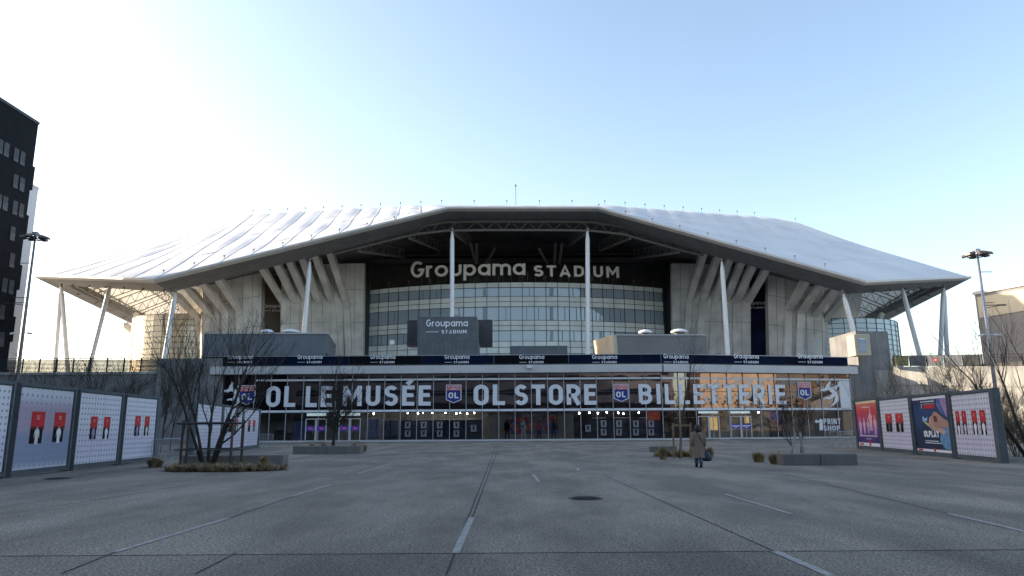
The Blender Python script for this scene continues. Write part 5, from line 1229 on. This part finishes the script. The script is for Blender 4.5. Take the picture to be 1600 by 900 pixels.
tree('bare_tree', 'twiggy bare tree behind the navy poster board', Vector((P(1462, 700, 52).x, 52, 0)), 6.2, 3, .8, seed=64, r0=.07, nb=6)
tree('bare_tree', 'twiggy bare tree behind the four-player board at the right', Vector((P(1505, 700, 48).x, 48, 0)), 5.9, 3, .8, seed=66, r0=.07, nb=7)
tree('bare_tree', 'pale twiggy bush behind the concert poster board', Vector((P(1358, 690, 66).x, 66, 0)), 5.0, 3, .8, seed=68, m='bark2', r0=.05, nb=5)
tree('shrub', 'leafless brown shrub at the right edge behind the four-player board', Vector((P(1592, 712, 36).x, 36, 0)), 2.9, 6, 1.0, seed=70, m='bark2', r0=.04, nb=7, fork=.1, cat='shrub')
tree('shrub', 'leafless dark shrub right against the far end of the four-player board', Vector((P(1560, 712, 40).x, 40, 0)), 3.4, 6, 1.0, seed=71, r0=.04, nb=7, fork=.1, cat='shrub')
tree('bare_tree', 'bare tree crown showing above the middle left board', Vector((P(153, 700, 46).x, 46, 0)), 6.2, 3, .95, seed=81, r0=.09, nb=7)
tree('bare_tree', 'bare tree crown showing above the last left board', Vector((P(206, 700, 50).x, 50, 0)), 6.6, 3, .9, seed=82, r0=.09, nb=7)
tree('bare_tree', 'low bare tree crown above the tinted left board', Vector((P(95, 700, 50).x, 50, 0)), 5.0, 3, 1.0, seed=83, r0=.07, nb=6)
tree('bare_tree', 'bare tree crown above the board at the left edge', Vector((P(22, 700, 48).x, 48, 0)), 6.4, 3, .9, seed=85, r0=.08, nb=6)
for i, (x, Y) in enumerate(((252, 50), (266, 54), (283, 49), (297, 56), (244, 60))):
    tree('young_tree', ('slim young tree by the concrete block, leftmost of the row behind the barrier' if i == 4 else ('slim young tree just behind the left barrier', 'slim young tree between the barrier and the biggest tree', 'slim young tree beside the biggest bare tree', 'slim young tree in front of the pale boards')[i]),
         Vector((P(x, 700, Y).x, Y, 0)), 6.0, 1, .55, seed=90 + i, r0=.05, nb=7, group='slim young trees by the left concrete block')
tree('bare_tree', 'far bare tree seen beyond the ramp wall between the stadium columns', Vector((P(1440, 560, 150).x, 150, TZ)), 8.0, 2, .9, seed=99, m='bark2', r0=.10, nb=7)

# ================================================================ crowd barriers
def barrier(c, ang, label, w=2.2):
    o = empty('crowd_barrier', (c.x, c.y, 0), label, 'barrier', 'metal crowd barriers', local=True); o.rotation_euler = (0, 0, R_(ang))
    b = MB(); b.tube([(-w / 2, 0, .15), (-w / 2, 0, 1.02), (-w / 2 + .08, 0, 1.1), (w / 2 - .08, 0, 1.1), (w / 2, 0, 1.02), (w / 2, 0, .15)], .024, 6); b.tube([(-w / 2, 0, .22), (w / 2, 0, .22)], .02, 6); b.build('frame', 'galv', o)
    b = MB()
    for i in range(1, 17): x = -w / 2 + w * i / 17; b.tube([(x, 0, .22), (x, 0, 1.09)], .009, 4)
    b.build('bars', 'galv', o)
    for x in (-w / 2 + .3, w / 2 - .3):
        b = MB(); b.tube([(x, -.32, .015), (x, -.26, .10), (x, 0, .20), (x, .26, .10), (x, .32, .015)], .02, 5); b.build('foot', 'galv', o)
barrier(G(258, 721), 12, 'metal crowd barrier next to the last left board', 1.35); barrier(G(262, 718) + Vector((.1, .5, 0)), 8, 'metal crowd barrier stacked behind the one next to the last left board', 1.35)
barrier(G(412, 699), 0, 'metal crowd barrier at the foot of the glass front, left end', 1.5)
barrier(G(1315, 699), 4, 'front metal crowd barrier left of the concert poster', 1.7); barrier(G(1327, 696), 4, 'rear metal crowd barrier left of the concert poster', 1.7)
bl = G(189, 724); b = MB(); b.cbox(bl.x, bl.y, 0, bl.x + .25, bl.y + .25, .22, .02); b.build('kerb_stone', 'block', label='small pale concrete block at the joint of the left boards', cat='block')
rg2 = random.Random(3)
for x, y in ((903, 734),):
    c = G(x, y); b = MB(); b.cbox(c.x - .05, c.y - .04, .004, c.x + .05, c.y + .04, .03, .01); b.build('litter', 'vinyl', label='tiny white scrap of litter on the plaza', cat='litter')

# ================================================================ the walking person (seen from behind)
def skin_body(name, joints, edges, mt, parent, sub=2):
    me = bpy.data.meshes.new(name); me.from_pydata([j[0] for j in joints], edges, []); o = bpy.data.objects.new(name, me); COL.objects.link(o)
    sm = o.modifiers.new('s', 'SKIN'); 
    for i, j in enumerate(joints): me.skin_vertices[0].data[i].radius = (j[1], j[2] if len(j) > 2 else j[1])
    me.skin_vertices[0].data[0].use_root = True; sm.use_smooth_shade = True
    ss = o.modifiers.new('u', 'SUBSURF'); ss.levels = sub; ss.render_levels = sub
    dg = bpy.context.evaluated_depsgraph_get(); m2 = bpy.data.meshes.new_from_object(o.evaluated_get(dg)); m2.materials.clear(); m2.materials.append(mt)
    bpy.data.objects.remove(o); o = bpy.data.objects.new(name, m2); COL.objects.link(o); o.parent = parent
    for p in m2.polygons: p.use_smooth = True
    return o
pc = G(1093.5, 730.5)
per = empty('person', (pc.x, pc.y, 0), 'person in a long tan coat and jeans walking away with a dark blue shoulder bag', 'person', local=True); per.scale = (.96,) * 3
J = [((0, 0, .90), .13, .10), ((0, 0, 1.10), .12, .09), ((0, .01, 1.30), .15, .10), ((0, .01, 1.40), .06), ((0, .03, 1.47), .055), ((0, .04, 1.55), .085, .10), ((0, .04, 1.60), .075, .09),
     ((-.17, .01, 1.33), .055), ((-.22, -.02, 1.10), .045), ((-.21, .06, .87), .035), ((-.205, .08, .80), .03),
     ((.17, .01, 1.33), .055), ((.23, -.02, 1.10), .045), ((.24, .03, .86), .035), ((.24, .05, .79), .03),
     ((-.09, .0, .82), .09), ((-.08, .12, .48), .062), ((-.07, .20, .10), .042), ((-.07, .30, .045), .04),
     ((.09, .0, .82), .09), ((.06, .04, .48), .062), ((.035, -.12, .12), .042), ((.035, -.03, .045), .04)]
Ed = [(0, 1), (1, 2), (2, 3), (3, 4), (4, 5), (5, 6), (2, 7), (7, 8), (8, 9), (9, 10), (2, 11), (11, 12), (12, 13), (13, 14), (0, 15), (15, 16), (16, 17), (17, 18), (0, 19), (19, 20), (20, 21), (21, 22)]
skin_body('body', J, Ed, M['skin'], per)
def loft(name, rings, mt, parent, n=20, cap=False, thick=0):
    b = MB(); R = []
    for (cx, cy, cz, rx, ry, ph) in rings: R.append([(cx + rx * math.cos(2 * math.pi * k / n) * (1 + ph * math.sin(5 * 2 * math.pi * k / n)), cy + ry * math.sin(2 * math.pi * k / n) * (1 + ph * math.cos(4 * 2 * math.pi * k / n)), cz + ph * .15 * math.sin(3 * 2 * math.pi * k / n)) for k in range(n)])
    b.rings(R, cap); return b.build(name, mt, parent, smooth=True)
coatm = mat('tan_coat_wool', (.22, .165, .125), .9, var=.12, scale=12, bump=.3, bscale=90)
jean = mat('blue_denim', (.10, .15, .23), .85, var=.15, scale=15); boot = mat('black_boot', (.012, .012, .014), .5, var=.2)
loft('coat', [(0, .02, .38, .265, .22, .07), (0.0, .01, .55, .25, .20, .05), (0, .0, .78, .235, .185, .03), (0, 0, .98, .215, .165, .015), (0, .0, 1.16, .215, .16, .01), (0, .01, 1.30, .225, .155, 0), (0, .015, 1.385, .17, .13, 0), (0, .02, 1.43, .09, .09, 0)], coatm, per)
for s in (-1, 1):
    b = MB(); sh_ = Vector((s * .185, .01, 1.36)); el = Vector((s * .255, -.03, 1.10)); wr = Vector((s * (.235 if s < 0 else .255), .05, .86)); b.tube([sh_ + Vector((-s * .06, 0, .01)), sh_, sh_.lerp(el, .5), el, el.lerp(wr, .5), wr], [.07, .085, .075, .07, .065, .06], 12); b.build('sleeve', coatm, per, smooth=True)
    h_ = MB(); p = Vector((s * (.225 if s < 0 else .25), .07, .80))
    h_.tube([p + Vector((0, -.01, .05)), p, p - Vector((0, -.01, .05))], [.028, .036, .03], 8)
    for k in range(4): h_.tube([p + Vector((0, -.025 + k * .017, -.04)), p + Vector((-s * .012, -.02 + k * .017, -.085)), p + Vector((-s * .03, -.015 + k * .017, -.105 + .006 * abs(k - 1)))], [.0085, .008, .006], 5)
    h_.tube([p + Vector((0, .03, .0)), p + Vector((-s * .01, .055, -.03)), p + Vector((-s * .015, .055, -.055))], [.010, .009, .007], 5); h_.build('hand', 'skin', per, smooth=True)
for s, hip, kn, an_ in ((-1, (-.09, 0, .80), (-.085, .12, .48), (-.075, .19, .15)), (1, (.09, 0, .80), (.06, .04, .48), (.035, -.11, .17))):
    b = MB(); b.tube([hip, kn, Vector(kn).lerp(Vector(an_), .5), an_], [.105, .085, .08, .072], 12); b.build('trouser_leg', jean, per, smooth=True)
    a_ = Vector(an_); b = MB(); b.tube([a_ + Vector((0, 0, .07)), a_ - Vector((0, 0, .05)), Vector((a_.x, a_.y, .055)), Vector((a_.x, a_.y + .07, .05)), Vector((a_.x, a_.y + .17, .035))], [.058, .055, .056, .05, .035], 10); b.build('boot', boot, per, smooth=True)
hairm = mat('dark_hair', (.016, .012, .010), .6, var=.3, scale=30, stretch=(4, 4, 1))
loft('hair', [(0, -.06, 1.40, .07, .05, .08), (0, -.05, 1.46, .105, .085, .06), (0, -.02, 1.53, .125, .12, .03), (0, .0, 1.61, .125, .13, .02), (0, .015, 1.68, .095, .105, .02), (0, .02, 1.72, .035, .04, 0)], hairm, per, cap=True)
b = MB(); b.tube([(0, .135, 1.565), (0, .155, 1.545), (0, .135, 1.53)], [.008, .014, .008], 6); b.build('nose', 'skin', per)
b = MB(); b.tube([(-.025, .133, 1.505), (.025, .133, 1.505)], .007, 5); b.build('mouth', mat('lips', (.35, .12, .1), .5), per)
for s in (-1, 1): b = MB(); b.tube([(s * .03, .128, 1.575), (s * .03, .140, 1.575)], [.011, .005], 8); b.build('eye', 'black', per)
loft('scarf', [(0, .02, 1.385, .13, .12, .04), (0, .02, 1.42, .12, .11, .05), (0, .025, 1.455, .085, .08, .03)], coatm, per)
b = MB(); pts = [Vector((-.10, -.10, 1.40)), Vector((-.02, -.168, 1.27)), Vector((.09, -.185, 1.08)), Vector((.19, -.175, .85)), Vector((.255, -.09, .60))]
b.tube([Vector((-.12, .03, 1.425))] + pts, .016, 6); strap = b.build('strap', boot, per)
bagm = mat('dark_blue_bag', (.015, .028, .055), .6, var=.25, scale=9)
bag = loft('shoulder_bag', [(.29, -.02, .24, .10, .07, .03), (.29, -.02, .27, .19, .10, .05), (.285, -.02, .38, .20, .11, .06), (.275, -.02, .50, .16, .09, .05), (.26, -.03, .60, .07, .045, .05)], bagm, None, cap=True)
bag.location = bag.location + Vector((pc.x, pc.y, 0)); tag(bag, 'dark blue slouchy shoulder bag hanging at the right hip of the walking person', 'bag')

# ================================================================ what stands behind the viewer and shows only as reflections in the glass
rw_ = random.Random(8); b = MB()
for i in range(135):
    x = -90 + 190 * rw_.random(); y = -38 - 22 * rw_.random(); h = rw_.uniform(2.5, 10)
    if i > 94: x = 95 + 22 * rw_.random(); y = -45 + 95 * rw_.random(); h = rw_.uniform(5, 15); w = rw_.uniform(3, 6)
    for k in range(110):
        a = rw_.uniform(0, 6.283); e = rw_.random(); p = Vector((x + math.cos(a) * w * math.sqrt(e), y + math.sin(a) * w * math.sqrt(e), h * (.15 + .85 * rw_.random() * (1 - .3 * e)))); s = rw_.uniform(.25, .8)
        q = [p + Vector((rw_.uniform(-s, s), rw_.uniform(-s, s), rw_.uniform(-s, s))) for _ in range(3)]; b.add(q, [(0, 1, 2)])
b.build('far_wood', mat('winter_wood', (.018, .015, .012), .9, var=.3), kind='stuff', label='dark winter wood behind the viewer, mirrored in the shop glass', cat='wood')
for (x0, y0, x1, y1, h, lb) in ((128, -40, 150, -6, 19, 'beige sunlit office block mirrored in the right-hand shop glass'), (124, 22, 138, 48, 15, 'lower beige office block mirrored at the right end of the shop glass')):
    o = empty('office_block', ((x0 + x1) / 2, (y0 + y1) / 2, 0), lb, 'building')
    b = MB(); b.box(x0, y0, 0, x1, y1, h); b.build('wall', mat('ochre_wall', (.56, .41, .28), .8, var=.1, scale=.2), o)
    for k in range(int(h // 4)):
        for i in range(int((x1 - x0) // 5)):
            b = MB(); b.box(x0 + 1.2 + i * 5, y1 + .003, 1.5 + k * 4, x0 + 4 + i * 5, y1 + .06, 3.6 + k * 4); b.build('window', 'glass_std', o)
    for i in range(int((y1 - y0) // 5)):
        for k in range(int(h // 4)):
            b = MB(); b.box(x0 - .06, y0 + 1.2 + i * 5, 1.5 + k * 4, x0 - .003, y0 + 4 + i * 5, 3.6 + k * 4); b.build('window', 'glass_std', o)

o = empty('hotel_block', (-5, -75, 0), 'long grey-brown hotel block behind the viewer, mirrored grey in the shop glass', 'building')
b = MB(); b.box(-74, -95, 0, 140, -70, 30); b.build('wall', mat('grey_brown_render', (.36, .31, .30), .8, var=.2, scale=.08), o)
b = MB(); b.box(-74.3, -95.3, 30.002, 140.3, -69.7, 31); b.build('roof_edge', 'dark', o)
for k in range(6):
    b = MB(); b.box(-72, -69.997, 3.2 + k * 4.4, 138, -69.93, 4.9 + k * 4.4); b.build('window_band', 'dark', o)

o = empty('office_block', (150, 8, 0), 'added dark brown block behind the sunlit ones, darkening the gaps mirrored in the glass', 'building')  # unseen block added so the mirrored gaps stay dark
b = MB(); b.box(150.5, -75, 0, 168, 62, 26); b.build('wall', mat('dark_brown_wall', (.10, .07, .06), .8, var=.2, scale=.15), o)
